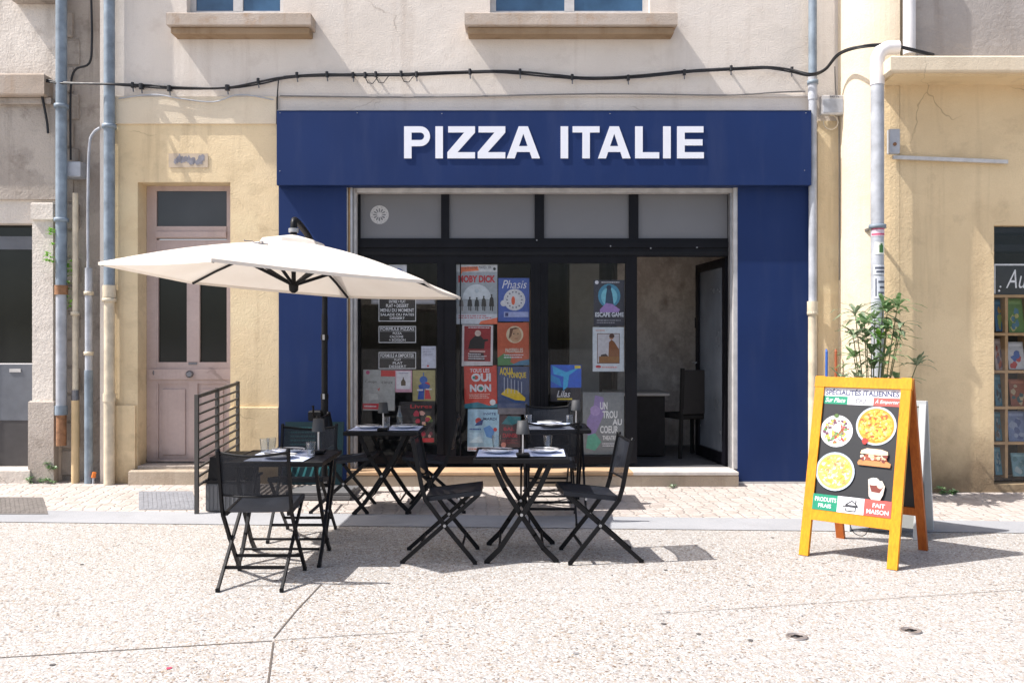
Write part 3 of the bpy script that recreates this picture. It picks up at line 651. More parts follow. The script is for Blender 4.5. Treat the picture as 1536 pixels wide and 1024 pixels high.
def sticker(y0, y1, m, a0, a1, extra=None):
    b = MB(); r = .0635; n = 10
    for i in range(n):
        a, c = a0+(a1-a0)*i/n, a0+(a1-a0)*(i+1)/n
        q = [(r*math.sin(a), -r*math.cos(a), wz(y1, 8.35)-bz.z), (r*math.sin(c), -r*math.cos(c), wz(y1, 8.35)-bz.z), (r*math.sin(c), -r*math.cos(c), wz(y0, 8.35)-bz.z), (r*math.sin(a), -r*math.cos(a), wz(y0, 8.35)-bz.z)]
        b.face(q, m)
        if extra:
            for f0, f1, a2, c2, mm in extra:
                if a2 <= i < c2:
                    zz = lambda f: q[0][2]+(q[2][2]-q[0][2])*f
                    k = 1.012; b.face([(q[0][0]*k, q[0][1]*k, zz(f0)), (q[1][0]*k, q[1][1]*k, zz(f0)), (q[1][0]*k, q[1][1]*k, zz(f1)), (q[0][0]*k, q[0][1]*k, zz(f1))], mm)
    b.build('sticker', t)
PK, GR, DK = ink(205, 90, 120), ink(70, 120, 60), ink(90, 95, 110)
sticker(341, 355, ink(225, 205, 215), -1.3, 1.3, [(.1, .3, 0, 10, PK), (.7, .9, 0, 10, PK)])
sticker(364, 382, ink(236, 238, 226), -.8, .9, [(.12, .75, 4, 8, GR), (.75, .88, 5, 7, GR)])
sticker(398, 412, ink(222, 224, 230), -1.0, 1.2, [(.55, .8, 1, 9, DK), (.15, .4, 2, 8, DK)])
sticker(415, 448, ink(216, 218, 226), -.9, 1.2, [(.1, .9, 1, 2, DK), (.7, .8, 3, 9, DK), (.45, .55, 4, 9, DK), (.2, .3, 3, 8, DK)])
pipe('short white pipe rising above the concrete canopy at top right', 1364, 8.42, [(-120, 82, m_whitepipe, 1)], .058)
b = MB(); c = W(140, 726, 8.95); b.tube([c+Vector((0, 0, 0)), c+Vector((0, 0, .1))], .011, m_greypipe); b.tube([c+Vector((0, 0, .07)), c+Vector((.01, 0, .125))], [.022, .02], M('orange_plastic', (.75, .2, .03), .5)); b.build('pipe_marker', loc=c, label='small orange capped stub at the foot of the left pipes', cat='marker')
b = MB(); c = W(112, 256, 9.1); b.box(c.x-.1, c.x+.1, .02, .19, c.z-.08, c.z+.08, m_greypipe, .01); b.build('utility_box', loc=c, label='pale blue grey box between the two left drainpipes', cat='box')
# grey box and tray on the right wall
t = thing('wall_box', 'small grey electrical box with a horizontal trunking on the ochre wall', 'electrical box', W(1338, 214, 8.48))
b = MB(); b.box(-.05, .05, -.06, .0, -.12, .12, m_greypipe, .006); b.build('box_body', t)
b = MB(); b.tube([(0, -.062, -.03), (0, -.068, -.03)], .018, m_rust, 10); b.build('button', t)
b = MB(); b.frame((.0, -.03, -.165), (1.12, 0, -.045), (0, .03, 0), (0, 0, .035), m_whitemetal); b.build('trunking', t)
# junction box
t = thing('junction_box', 'white junction box beside the right drainpipe above the blue fascia', 'electrical box', W(1246, 160, 8.93))
b = MB(); b.box(-.115, .115, -.07, .0, -.1, .1, m_whitemetal, .008); b.box(-.1, .1, -.075, -.07, -.08, .06, m_greypipe, .002); b.build('box_body', t)
pn = Panel((-.03, -.072, .072), (.09, 0, 0), (0, 0, .018), .001); pn.text('N2 7a', 0, 0, 1, 1, ink(60, 60, 80), .01); pn.mb.build('marking', t)
b = MB(); pts = [(-.02, -.03, -.1)]+[(.075*math.sin(a)-.01, -.03, -.17+.075*math.cos(a)) for a in [k*math.pi/8 for k in range(1, 14)]]; b.tube(pts, .006, m_creampipe, 6); b.build('cable_loop', t)

# the black cable bundle
def spline(p, n=6):
    out = []; p = [p[0]]+p+[p[-1]]
    for i in range(1, len(p)-2):
        a, b_, c, d = map(Vector, p[i-1:i+3])
        for k in range(n):
            s = k/n; out.append(.5*((2*b_)+(c-a)*s+(2*a-5*b_+4*c-d)*s*s+(3*b_-a-3*c+d)*s**3))
    out.append(Vector(p[-1])); return out
cp = [(-150, 104, 9.0), (0, 113, 9.0), (55, 118, 8.97), (100, 124, 8.93), (165, 127, 8.83), (210, 130, 8.95), (270, 133, 8.95), (340, 132, 8.95), (390, 123, 8.95), (425, 116, 8.95), (480, 114, 8.95), (530, 114, 8.95), (600, 113, 8.95), (680, 108, 8.95), (760, 107, 8.95), (830, 113, 8.95), (880, 118.5, 8.95), (960, 116, 8.95), (1040, 108, 8.95), (1110, 102, 8.94), (1150, 100.5, 8.93), (1185, 105, 8.9), (1216, 113, 8.8), (1238, 105, 8.84), (1258, 83, 8.7), (1290, 70, 8.42), (1335, 67, 8.33), (1385, 78, 8.3), (1400, 84, 8.38)]
t = thing('cable_bundle', 'black bundle of cables strung along the cream wall above the blue fascia', 'cable', W(800, 113, 8.95))
base = t.location.copy()
for j, (oy, r, i0, i1) in enumerate(((0, .011, 0, 99), (.021, .009, 0, 99), (-.018, .008, 9, 99))):
    P = [W(x, y, d)-base for x, y, d in cp][i0:i1]; sp = spline(P)
    sp = [q+Vector((0, -.008*math.sin(i*.31+j*2), oy*math.cos(i*.17+j))) for i, q in enumerate(sp)]
    b = MB(); b.tube(sp, r, m_cable, 7); b.build('cable', t)
for i, (x, y) in enumerate(((200, 129), (213, 131), (255, 134), (342, 133), (388, 123), (446, 114), (491, 113), (530, 114), (548, 114), (564, 113), (602, 112), (625, 113), (705, 109), (780, 109), (858, 117), (942, 118), (1026, 110), (1096, 104), (1187, 106))):
    b = MB(); c = W(x, y, 8.95)-base; rr = .03 if i in (1, 2, 3) else .02
    b.tube([c+Vector((0, -.02, -.026)), c+Vector((0, -.02, .03))], rr*.8, m_cable, 7); b.box(c.x-.006, c.x+.006, c.y, c.y+.045, c.z-.012, c.z+.012, m_knob)
    if 7 < i < 11:
        b.tube([c+Vector((.0, -.02, -.02)), c+Vector((.03, -.02, -.08)), c+Vector((.08, -.02, -.085)), c+Vector((.13, -.02, -.02))], .005, m_cable, 5)
    else: b.tube([c+Vector((0, -.01, -.02)), c+Vector((.004, -.005, -.065))], .007, m_knob, 5)
    b.build('clip', t)
b = MB(); b.tube([W(418, 117, 8.94)-base, W(416, 142, 8.97)-base, W(416, 168, 8.97)-base], .007, m_cable, 6); b.build('drop_wire', t)
def wire(label, pts, r, m=m_cable):
    b = MB(); q = spline([W(*p) for p in pts], 5); b.tube(q, r, m, 6); b.build('wire', loc=q[0], label=label, cat='wire')
wire('thin grey wire running just above the top edge of the blue fascia', [(420, 144, 8.96), (620, 146, 8.96), (900, 141, 8.96), (1080, 143, 8.96), (1160, 139, 8.96), (1208, 137, 8.94)], .007, M('grey_wire', (.2, .19, .18), .7))
wire('pale wire hanging below the cables left of the fascia', [(178, 148, 8.95), (230, 142, 8.95), (270, 148, 8.95), (320, 153, 8.95), (360, 142, 8.95), (410, 150, 8.95)], .006, m_greypipe)
wire('black wire dropping between the two left drainpipes', [(137, 0, 9.05), (138, 60, 9.05), (134, 95, 9.05), (112, 106, 9.05), (106, 140, 9.05), (106, 240, 9.05)], .012)
wire('black wire dropping from the cable at the far left corner', [(55, 118, 8.96), (62, 140, 8.98), (70, 180, 9.02), (72, 200, 9.02)], .013)
wire('pale conduit curving down beside the straight left drainpipe', [(150, 192, 8.98), (140, 200, 8.98), (134, 220, 8.98), (132, 300, 8.98), (132, 410, 8.98)], .014, m_greypipe)
wire('thin cable running down the wall beside the rounded corner', [(1252, 100, 8.9), (1254, 140, 8.94), (1258, 165, 8.93), (1259, 260, 8.93), (1259, 420, 8.93)], .006, M('grey_wire', (.2, .19, .18)))

# ------------------------------------------------------------------ posters on the glass
PD = 9.14+.026
def poster(label, x0, x1, y0, y1, back, tilt=0, name='poster', cat='poster', dist=PD):
    o = W(x0, y1, dist); U = Vector((wx(x1, dist)-wx(x0, dist), 0, 0)); V = Vector((0, 0, wz(y0, dist)-wz(y1, dist)))
    if tilt:
        rm = Matrix.Rotation(R(tilt), 3, 'Y'); U, V = rm @ U, rm @ V
    p = Panel(o, U, V, .0015, back); p.lab = label; p.nm = name; p.cat = cat; p.c = o+U/2; return p
def done(p): p.mb.build(p.nm, loc=p.c, label=p.lab, cat=p.cat, group='posters on the restaurant window')
WH, BK, RED, BLU = ink(205, 205, 212), ink(22, 20, 24), ink(186, 44, 46), ink(48, 76, 150)
PG = .06   # posters hang behind the glass
PD = 9.0+.166
p = poster('small white notice with a blue round logo at the top of the left pane', 583, 610, 397, 430, WH)
p.ell(.5, .55, .36, BLU); p.ell(.5, .5, .2, WH); done(p)
p = poster('pale grey paper strip across the left pane, under the parasol', 557, 653, 436, 456, ink(120, 122, 128)); p.rect(.02, .1, .98, .3, ink(150, 150, 156)); done(p)
def chalk(label, y0, y1, rows):
    p = poster(label, 568, 624, y0, y1, BK, name='chalk_menu', cat='menu', dist=PD-.004); w = ink(225, 225, 228)
    h = 1.0/(y1-y0); 
    for r in ((.0, 0, .016, 1), (.984, 0, 1, 1), (.016, 0, .984, h), (.016, 1-h, .984, 1)): p.rect(*r, w)
    for i, (txt, v0, v1, a, c) in enumerate(rows): p.text(txt, a, v0, c, v1, w, .012)
    return p
p = chalk('black chalk menu with white lettering, topmost of three on the left pane', 440, 482, [('FORMULE MIDI', .82, .93, .25, .75), ('ENTREE + PLAT', .66, .76, .28, .72), ('PLAT + DESSERT', .5, .62, .2, .8), ('MENU DU MOMENT', .34, .46, .05, .95), ('SALADE OU PATES', .2, .29, .05, .95), ('DESSERT', .07, .16, .3, .7)]); done(p)
p = chalk('black chalk menu, the middle and smallest print of three on the left pane', 489, 514, [('FORMULE PIZZAS', .74, .93, .05, .95), ('PIZZA', .5, .64, .38, .62), ('CALZONE', .3, .44, .3, .66), ('+ BOISSON', .1, .24, .28, .72)]); p.rect(.03, .68, .97, .7, ink(190, 190, 192)); done(p)
p = chalk('black chalk menu, lowest of three on the left pane', 528, 553, [('FORMULE A EMPORTER', .68, .9, .05, .95), ('PLAT', .48, .6, .42, .6), ('PLAT', .28, .42, .38, .64), ('DESSERT', .07, .22, .28, .74)]); p.rect(.03, .62, .97, .64, ink(190, 190, 192)); done(p)
p = poster('white paper notice with grey print beside the lowest chalk menu', 632, 654, 519, 552, ink(190, 195, 212)); p.lines(.1, .9, .9, .55, 5, ink(120, 120, 140)); p.ell(.45, .1, .07, RED); done(p)
p = poster('silver grey poster with red corner band and dark lamp on the left pane', 544, 592, 554, 615, ink(158, 160, 160), 1)
p.rect(.55, .84, 1, .99, RED); p.ell(.14, .93, .06, ink(170, 60, 110)); p.text('Coups', .06, .66, .42, .74, ink(60, 60, 64)); p.text('cieux', .58, .66, .93, .74, ink(60, 60, 64)); p.poly([(.42, .56), (.47, .52), (.53, .57), (.5, .48)], RED); p.poly([(.2, .25), (.48, .28), (.46, .4), (.18, .42)], ink(185, 185, 185)); p.rect(0, .03, .5, .17, ink(190, 50, 64)); p.lines(.05, .45, .06, .14, 1, WH); done(p)
p = poster('white card with pink border and a small bottle on the left pane', 593, 618, 555, 588, ink(196, 150, 170)); p.rect(.06, .14, .92, .95, ink(206, 206, 214)); p.rect(.34, .3, .62, .5, ink(80, 64, 46)); p.poly([(.36, .5), (.6, .5), (.52, .6), (.44, .6)], ink(80, 64, 46)); p.rect(.45, .6, .51, .68, ink(90, 70, 50)); p.lines(.2, .8, .82, .9, 1, ink(120, 110, 150)); done(p)
p = poster('olive yellow poster with blue and red figure shapes on the left pane', 619, 653, 555, 601, ink(158, 150, 104))
p.ell(.48, .68, .17, ink(38, 90, 170)); p.ell(.62, .5, .15, RED); p.poly([(.25, .5), (.5, .6), (.78, .5), (.72, .4), (.3, .38)], ink(46, 80, 160)); p.poly([(.28, .38), (.52, .4), (.5, .05), (.22, .05)], ink(32, 74, 160)); p.poly([(.55, .36), (.7, .4), (.82, .06), (.54, .06)], ink(190, 50, 60)); p.rect(.2, .33, .46, .38, WH); p.rect(.58, .36, .84, .4, WH); p.rect(.46, .8, .5, .92, ink(38, 90, 170)); done(p)
p = poster('dark poster with red title and scattered flowers behind the table lamp', 600, 652, 602, 664, ink(38, 34, 38))
p.text('Livres', .3, .84, .92, .93, ink(190, 60, 60), .01)
for i in range(26): p.ell(random.uniform(.25, .92), random.uniform(.14, .72), random.uniform(.03, .09), ink(*random.choice([(170, 50, 70), (200, 150, 140), (90, 110, 70), (190, 170, 90), (120, 40, 60)])), n=8, jit=.3)
p.rect(.45, .02, .98, .12, ink(190, 40, 50)); done(p)
p = poster('large poster titled MOBY DICK with a pale whale hump and five dark figures', 684.5, 746, 397, 486, ink(150, 156, 162))
p.rect(0, .88, 1, 1, ink(198, 198, 200)); p.poly([(0, .84), (.1, .84), (.1, .96), (.52, .97), (.55, .9), (.15, .88), (.12, .84)], ink(214, 110, 70)); p.text('au Grand Hall', .2, .93, .5, .97, ink(50, 40, 40)); p.text('MARDI 20h', .55, .93, .85, .98, ink(50, 40, 40)); p.ell(.93, .93, .035, BK)
p.text('MOBY DICK', .05, .7, .95, .82, ink(176, 26, 40), .045)
p.poly([(.12, .42)]+[(.5-.35*math.cos(a), .42+.25*math.sin(a)) for a in [math.pi*i/16 for i in range(17)]]+[(.88, .42)], ink(190, 196, 202)); p.ell(.5, .56, .05, ink(170, 180, 190))
for u, hh, cc in ((.12, .15, (100, 96, 96)), (.33, .17, (42, 40, 44)), (.5, .16, (36, 40, 44)), (.67, .19, (56, 52, 50)), (.86, .22, (40, 36, 34))):
    m = ink(*cc); p.ell(u, .3+hh*.85, .022, m); p.poly([(u-.06, .3), (u-.045, .3+hh*.6), (u, .3+hh*.8), (u+.045, .3+hh*.6), (u+.06, .3)], m); p.rect(u-.035, .23, u-.01, .3, m); p.rect(u+.01, .22, u+.035, .3, m)
p.rect(0, 0, 1, .17, ink(188, 192, 200)); p.lines(.05, .95, .16, .09, 2, ink(170, 60, 70)); p.poly([(.55, .0), (1, 0), (1, .11), (.6, .05)], ink(214, 110, 80)); done(p)
p = poster('blue poster with white handwriting and a round white plate drawing', 747.5, 794, 417, 482, ink(62, 86, 158))
p.text('Phasis', .12, .76, .92, .95, WH, 0, .3); p.ell(.52, .5, .35, ink(196, 196, 200)); p.ell(.17, .42, .1, ink(196, 196, 200)); p.ell(.48, .48, .06, ink(206, 84, 50), ry=.1)
for i in range(14): a = i*.45; p.ell(.52+.24*math.cos(a), .5+.18*math.sin(a), .025, ink(60, 60, 90), n=6)
p.rect(.18, .1, .97, .22, ink(150, 160, 200)); p.rect(.22, .12, .32, .2, ink(40, 50, 110)); done(p)
p = poster('white bordered red poster with a black suited bald figure', 692.5, 739, 487, 549, ink(196, 190, 192), .7); p.rect(.07, .12, .93, .97, ink(138, 30, 36)); p.lines(.2, .9, .91, .96, 1, WH)
p.poly([(.2, .42), (.26, .62), (.42, .74), (.6, .74), (.74, .62), (.72, .42)], ink(26, 20, 22)); p.poly([(.72, .6), (.84, .62), (.84, .66), (.7, .66)], ink(26, 20, 22)); p.ell(.51, .8, .1, ink(190, 170, 160)); p.rect(.25, .34, .75, .38, ink(180, 150, 146)); p.lines(.2, .82, .34, .16, 3, ink(190, 160, 160)); p.poly([(.2, .14), (.75, .14), (.7, .33), (.25, .34)], ink(54, 20, 24)); p.lines(.22, .74, .32, .16, 3, WH); done(p)
p = poster('orange brown poster with an oval painted face on the middle pane', 746.5, 794, 484, 548, ink(176, 84, 54), -.6)
p.ell(.55, .72, .27, ink(196, 180, 152)); p.ell(.57, .71, .19, ink(176, 140, 108), ry=.17); p.poly([(.36, .62), (.4, .86), (.58, .89), (.72, .86), (.5, .84), (.44, .68)], ink(96, 60, 42)); p.ell(.52, .74, .02, BK); p.ell(.65, .74, .02, BK); p.rect(.54, .62, .64, .635, ink(130, 60, 50)); p.poly([(0, 0), (0, .18), (.2, .28), (.45, .2), (.4, .08), (.6, 0)], ink(70, 120, 70)); p.text('PASSERELLES', .25, .3, .8, .4, ink(200, 190, 176), .02); p.lines(.2, .85, .27, .16, 2, WH); p.poly([(.3, 0), (1, 0), (1, .14), (.7, .1), (.5, .03)], ink(60, 110, 140)); done(p)
p = poster('red poster reading OUI NON in white with teal letter centres', 697, 746, 548.5, 612, ink(190, 62, 48), -1)
p.text('TOUS LES', .18, .84, .78, .93, WH, .02); p.text('OUI', .22, .62, .82, .82, WH, .05); p.ell(.3, .72, .045, ink(20, 130, 120)); p.text('NON', .17, .38, .82, .56, WH, .05); p.ell(.51, .46, .06, ink(20, 130, 120)); p.lines(.15, .8, .34, .22, 3, ink(220, 190, 180)); p.poly([(0, 0), (0, .1), (.4, .14), (.75, .05), (1, .1), (1, 0)], ink(40, 110, 130)); p.ell(.86, .13, .09, ink(200, 200, 205)); done(p)
p = poster('dark blue poster with yellow lettering and a yellow raft on the middle pane', 746.5, 794, 549.5, 621, ink(64, 76, 110))
p.text('AQUA', .06, .8, .5, .98, ink(204, 176, 40), .03); p.text('TONIQUE', .34, .74, .9, .88, ink(204, 176, 40), .03); p.poly([(.1, .42), (.3, .55), (.62, .5), (.88, .34), (.86, .28), (.55, .3)], ink(206, 176, 36)); p.poly([(.1, .42), (.55, .29), (.86, .28), (.86, .24), (.55, .24), (.1, .37)], ink(40, 70, 120))
for i in range(6): p.rect(.2+i*.11, .44, .215+i*.11, .78-i*.02, ink(190, 195, 210))
p.rect(.0, .0, 1, .13, ink(108, 104, 110)); done(p)
p = poster('pale blue poster with a red capped figure at the bottom of the middle pane', 701, 748, 613, 676, ink(150, 184, 206), .8)
p.text('INVITE', .5, .86, .9, .92, ink(40, 60, 110), .02); p.text('MARDI', .5, .74, .92, .8, ink(40, 50, 90), .02); p.ell(.34, .72, .1, ink(170, 60, 60)); p.poly([(.22, .6), (.46, .62), (.5, .76), (.3, .68)], ink(40, 60, 120)); p.poly([(.5, .55), (.7, .62), (.86, .5), (.8, .3), (.6, .35)], ink(80, 130, 190)); p.ell(.88, .52, .06, ink(190, 60, 60)); p.lines(.06, .48, .56, .48, 1, BLU); p.rect(.06, .2, .5, .45, ink(170, 200, 220)); p.poly([(.06, .2), (.5, .2), (.4, .36), (.2, .3)], ink(190, 214, 228)); p.rect(0, 0, 1, .1, WH); p.lines(.04, .96, .02, .08, 1, ink(200, 90, 60)); done(p)
p = poster('dark maroon poster with teal top behind the front middle lamp', 749, 781, 622, 673, ink(70, 52, 58)); p.poly([(.1, .74), (.6, .7), (1, .8), (1, .95), (.4, .97)], ink(50, 110, 120)); p.text('BAL', .2, .54, .7, .64, ink(150, 50, 60), .03); p.text('DANSE', .16, .34, .85, .46, ink(150, 44, 56), .03); p.lines(.1, .9, .28, .14, 3, ink(130, 60, 66)); p.ell(.2, .12, .12, ink(190, 130, 120)); done(p)
p = poster('dark poster with a glowing turquoise figure at the top of the right pane', 890.5, 937, 420, 489, ink(46, 46, 60))
p.ell(.1, .95, .06, WH); p.lines(.25, .95, .93, .97, 1, WH); p.ell(.5, .66, .36, ink(60, 130, 160), ry=.26); p.ell(.5, .64, .26, ink(110, 180, 200), ry=.2); p.poly([(.36, .4), (.4, .7), (.44, .84), (.54, .84), (.6, .7), (.66, .4)], ink(30, 60, 90)); p.ell(.49, .84, .08, ink(24, 44, 70)); p.poly([(.2, .36), (.4, .5), (.6, .48), (.85, .36), (.8, .3), (.2, .3)], ink(150, 120, 180)); p.text('ESCAPE GAME', .05, .2, .97, .3, ink(200, 205, 215), .03); p.lines(.1, .9, .15, .05, 2, ink(140, 140, 150)); done(p)
p = poster('white poster with a seated figure in brown dress on the right pane', 889, 936, 490.5, 557, ink(190, 198, 206)); p.rect(.14, .18, .86, .86, ink(96, 60, 40)); p.rect(.16, .2, .84, .845, ink(180, 178, 184)); p.poly([(.5, .28), (.52, .66), (.6, .72), (.7, .66), (.84, .5), (.84, .3)], ink(120, 70, 30)); p.ell(.6, .77, .07, ink(170, 120, 90)); p.ell(.61, .8, .085, ink(70, 40, 26), ry=.05); p.rect(.2, .2, .84, .34, ink(128, 84, 30)); p.poly([(.25, .34), (.5, .34), (.42, .4), (.27, .38)], ink(50, 34, 30)); p.ell(.18, .11, .09, ink(180, 50, 60), ry=.03); p.lines(.1, .45, .9, .95, 1, ink(190, 120, 90)); p.lines(.3, .9, .06, .13, 1, ink(200, 120, 120)); done(p)
p = poster('bright blue abstract poster with a pale splash, signed at the foot, right pane', 826, 872, 547, 602, ink(34, 30, 40)); p.rect(0, .38, 1, 1, ink(36, 88, 190)); p.poly([(.05, .98), (.5, .8), (.98, .95), (.6, .72), (.55, .4), (.4, .3), (.42, .68), (.1, .75)], ink(50, 160, 210)); p.poly([(0, .56), (0, .74), (.3, .62), (.36, .4)], ink(30, 130, 190)); p.rect(.78, .9, .98, .98, ink(200, 180, 60)); p.text('Lilas', .2, .12, .64, .3, WH, .01, .3); p.rect(.22, .05, .7, .09, ink(200, 180, 60)); done(p)
p = poster('grey poster with white block lettering about a COEUR beside a lilac shape', 874, 936, 588, 681, ink(112, 116, 120))
p.poly([(.12, .3), (.1, .55), (.25, .72), (.3, .95), (.5, .92), (.55, .7), (.42, .5), (.3, .32)], ink(130, 112, 160)); p.poly([(.08, .1), (.12, .3), (.3, .34), (.45, .2), (.3, .06)], ink(80, 150, 130)); p.ell(.3, .7, .12, ink(150, 130, 176), jit=.1)
for tx, a, v, c, h in (('UN', .42, .72, .6, .12), ('TROU', .48, .58, .84, .12), ('AU', .72, .47, .95, .1), ('COEUR', .42, .34, .86, .12), ('THEATRE', .48, .23, .82, .07)): p.text(tx, a, v, c, v+h, ink(205, 206, 208), .03)
p.lines(.48, .85, .19, .12, 2, WH); done(p)
# round sun decal on the grey transom
c = W(569, 322, 9.14); b = MB(); wd = ink(196, 194, 192); n = 28; r = .098
k = Panel((c.x-r, .149, c.z-r), (2*r, 0, 0), (0, 0, 2*r), .0005)
k.ell(.5, .5, .5, wd, n=32); gm = m_frost
for i in range(12):
    a = 2*math.pi*i/12; pa = lambda q, s: (.5+q*math.cos(a+s), .5+q*math.sin(a+s)); k.poly([pa(.14, -.12), pa(.3, -.13), pa(.36, 0), pa(.3, .13), pa(.14, .12)], gm)
    a += math.pi/12; k.poly([pa(.4, -.05), pa(.43, -.05), pa(.43, .05), pa(.4, .05)], gm)
k.mb.build('sun_decal', loc=c, label='round white sun decal on the grey pane above the parasol', cat='decal')

# ------------------------------------------------------------------ inside furniture
t = thing('dining_chair', 'dark high-backed chair inside, seen through the open glass door', 'chair', (2.02, 1.05, .2), R(20))
for x in (-.2, .2):
    b = MB(); b.bar((x, -.2, 0), (x, -.25, 1.02), .035, .035, m_dark); b.build('leg', t); b = MB(); b.bar((x, .2, 0), (x, .2, .44), .035, .035, m_dark); b.build('leg', t)
b = MB(); b.box(-.22, .22, -.22, .22, .44, .5, m_dark, .015); b.build('seat', t); b = MB(); b.box(-.19, .19, -.245, -.215, .5, 1.0, M('dark_leather', (.03, .026, .024), .5), .008); b.build('backrest', t)
t = thing('dining_table', 'small dark table edge inside beside the open door', 'table', (1.45, 1.25, .2))
b = MB(); b.box(-.35, .35, -.35, .35, .7, .735, M('grey_laminate', (.3, .28, .26), .4), .006); b.build('tabletop', t); b = MB(); b.box(-.3, .3, -.33, .33, .02, .7, m_dark); b.lathe([(.25, 0), (.24, .02), (.03, .025)], (0, 0, 0), m_blackmetal); b.build('pedestal', t)

# ------------------------------------------------------------------ folding chairs
def make_chair(name, label, loc, rz):
    t = thing(name, label, 'chair', loc, rz, 'black folding chairs around the terrace tables'); hw = .215; m = m_blackmetal
    for s in (-1, 1):
        x = s*hw; b = MB()
        pts = [(x, -.215, .845), (x, -.15, .52), (x, -.125, .435), (x, -.075, .37), (x, .005, .262), (x, .21, .012)]
        for p, q in zip(pts, pts[1:]):
            dd_ = (Vector(q)-Vector(p)).normalized()*.006; b.bar(Vector(p)-dd_, Vector(q)+dd_, .017, .028, m, (1, 0, 0))
        b.tube([(x, -.218, .84), (x, -.221, .855)], [.016, .008], m, 8); b.box(x-.011, x+.011, .195, .225, 0, .02, m); b.build('leg', t)
        b = MB(); x2 = s*(hw-.022); b.bar((x2, .24, .475), (x2, -.283, .012), .015, .028, m, (1, 0, 0)); b.box(x2-.01, x2+.01, -.3, -.268, 0, .02, m)
        b.tube([(x2-s*.012, .005, .262), (x+s*.014, .005, .262)], .011, m_alu, 8); b.build('leg', t)
        b = MB(); b.bar((x2, -.13, .44), (x2, .25, .485), .017, .026, m, (1, 0, 0)); b.tube([(x2-s*.01, .1, .44), (x2+s*.014, .1, .44)], .009, m_alu, 8); b.build('seat_rail', t)
    b = MB(); n = 8; rows = []
    for j in range(n+1):
        v = j/n; y = -.13+.38*v; z = .452+.045*v
        rows.append([(-hw+.01+2*(hw-.01)*i/6, y, z-.012*math.sin(math.pi*i/6)*math.sin(math.pi*(.15+.7*v))) for i in range(7)])
    for j in range(n):
        for i in range(6): b.face([rows[j][i], rows[j][i+1], rows[j+1][i+1], rows[j+1][i]], m_seat, True)
    for r0, dz in ((rows[n], -.03),):
        for i in range(6): b.face([r0[i], r0[i+1], Vector(r0[i+1])+Vector((0, .004, -.028)), Vector(r0[i])+Vector((0, .004, -.028))], m_seat, True)
    for k in (0, 6):
        for j in range(n): b.face([rows[j][k], rows[j+1][k], Vector(rows[j+1][k])+Vector((0, 0, -.03)), Vector(rows[j][k])+Vector((0, 0, -.03))], m_seat, True)
    b.build('seat', t)
    b = MB(); rows = []
    for j in range(7):
        v = j/6; z = .56+.27*v; y = -.155-.056*v
        rows.append([(-hw+2*hw*i/8, y-.035*math.sin(math.pi*i/8), z-.022*math.sin(math.pi*i/8)*(1 if j == 6 else .3)) for i in range(9)])
    for j in range(6):
        for i in range(8): b.face([rows[j][i], rows[j][i+1], rows[j+1][i+1], rows[j+1][i]], m_sling, True)
    b.build('backrest', t)
    b = MB(); b.tube([Vector(p)+Vector((0, 0, .002)) for p in rows[6]], .009, m, 6); b.build('back_rail', t); b = MB(); b.tube(rows[0], .007, m, 6); b.build('back_rail', t)
    for p in ((hw, .125, .118), (hw-.022, -.165, .115), (hw-.022, .235, .47)):
        b = MB(); b.bar((-p[0], p[1], p[2]), (p[0], p[1], p[2]), .02, .012, m); b.build('stretcher', t)
    return t
CH = [(-1.585, 5.52, 0, 'black mesh folding chair nearest the viewer, its back turned, at the left table'),
      (-1.62, 6.72, 180, 'black folding chair behind the left table, in front of the blue pillar'),
      (-.462, 6.1, -90, 'black folding chair left of the front middle table, facing right'),
      (.585, 6.1, 95, 'black folding chair right of the front middle table, facing left'),
      (-1.47, 7.75, -90, 'black folding chair left of the table under the chalk menus'),
      (-.71, 7.75, 92, 'black folding chair right of the table under the chalk menus, before the dark mullion'),
      (.335, 7.37, 0, 'black folding chair with its back turned, between the two middle tables'),
      (.36, 8.5, 180, 'black folding chair against the glass, behind the rear middle table')]
ch0 = None
for X_, d, rz, lb in CH:
    Y_ = d-FD; loc = (X_, Y_, gz(Y_)+.003)
    if ch0 is None: ch0 = make_chair('folding_chair', lb, loc, R(rz))
    else: dup(ch0, loc, R(rz), lb)

# ------------------------------------------------------------------ folding tables
def make_table(label, loc, rz):
    t = thing('folding_table', label, 'table', loc, rz, 'black folding tables of the terrace'); m = m_blackmetal
    b = MB(); b.box(-.32, .32, -.32, .32, .692, .71, m, .004)
    for k in range(4): b.box(-.32+.004, .32-.004, -.315+k*.19, -.275+k*.19, .68, .692, m)
    for a in (-1, 1): b.box(a*.32-.008, a*.32+.008, -.328, .328, .684, .715, m, .003); b.box(-.312, .312, a*.32-.008, a*.32+.008, .684, .715, m, .003)
    b.build('tabletop', t)
    for y in (-.27, .27):
        for s in (-1, 1):
            b = MB(); yy = y+.016*s
            pts = [(-.2*s, yy, .685), (-.115*s, yy, .5), (-.01*s, yy, .335), (.09*s, yy, .185), (.15*s, yy, .095), (.235*s, yy, .012)]
            for p, q in zip(pts, pts[1:]):
                e = (Vector(q)-Vector(p)).normalized()*.006; b.bar(Vector(p)-e, Vector(q)+e, .018, .034, m, (0, 1, 0))
            b.box(.235*s-.02, .235*s+.02, yy-.012, yy+.012, 0, .018, m); b.tube([(0, yy-.014, .33), (0, yy+.014, .33)], .011, m_alu, 8); b.build('leg', t)
    for s in (-1, 1):
        b = MB(); b.tube([(.15*s, -.27, .1), (.15*s, .27, .1)], .009, m); b.build('stretcher', t); b = MB(); b.tube([(-.19*s, -.27, .672), (-.19*s, .27, .672)], .009, m); b.build('stretcher', t)
    return t
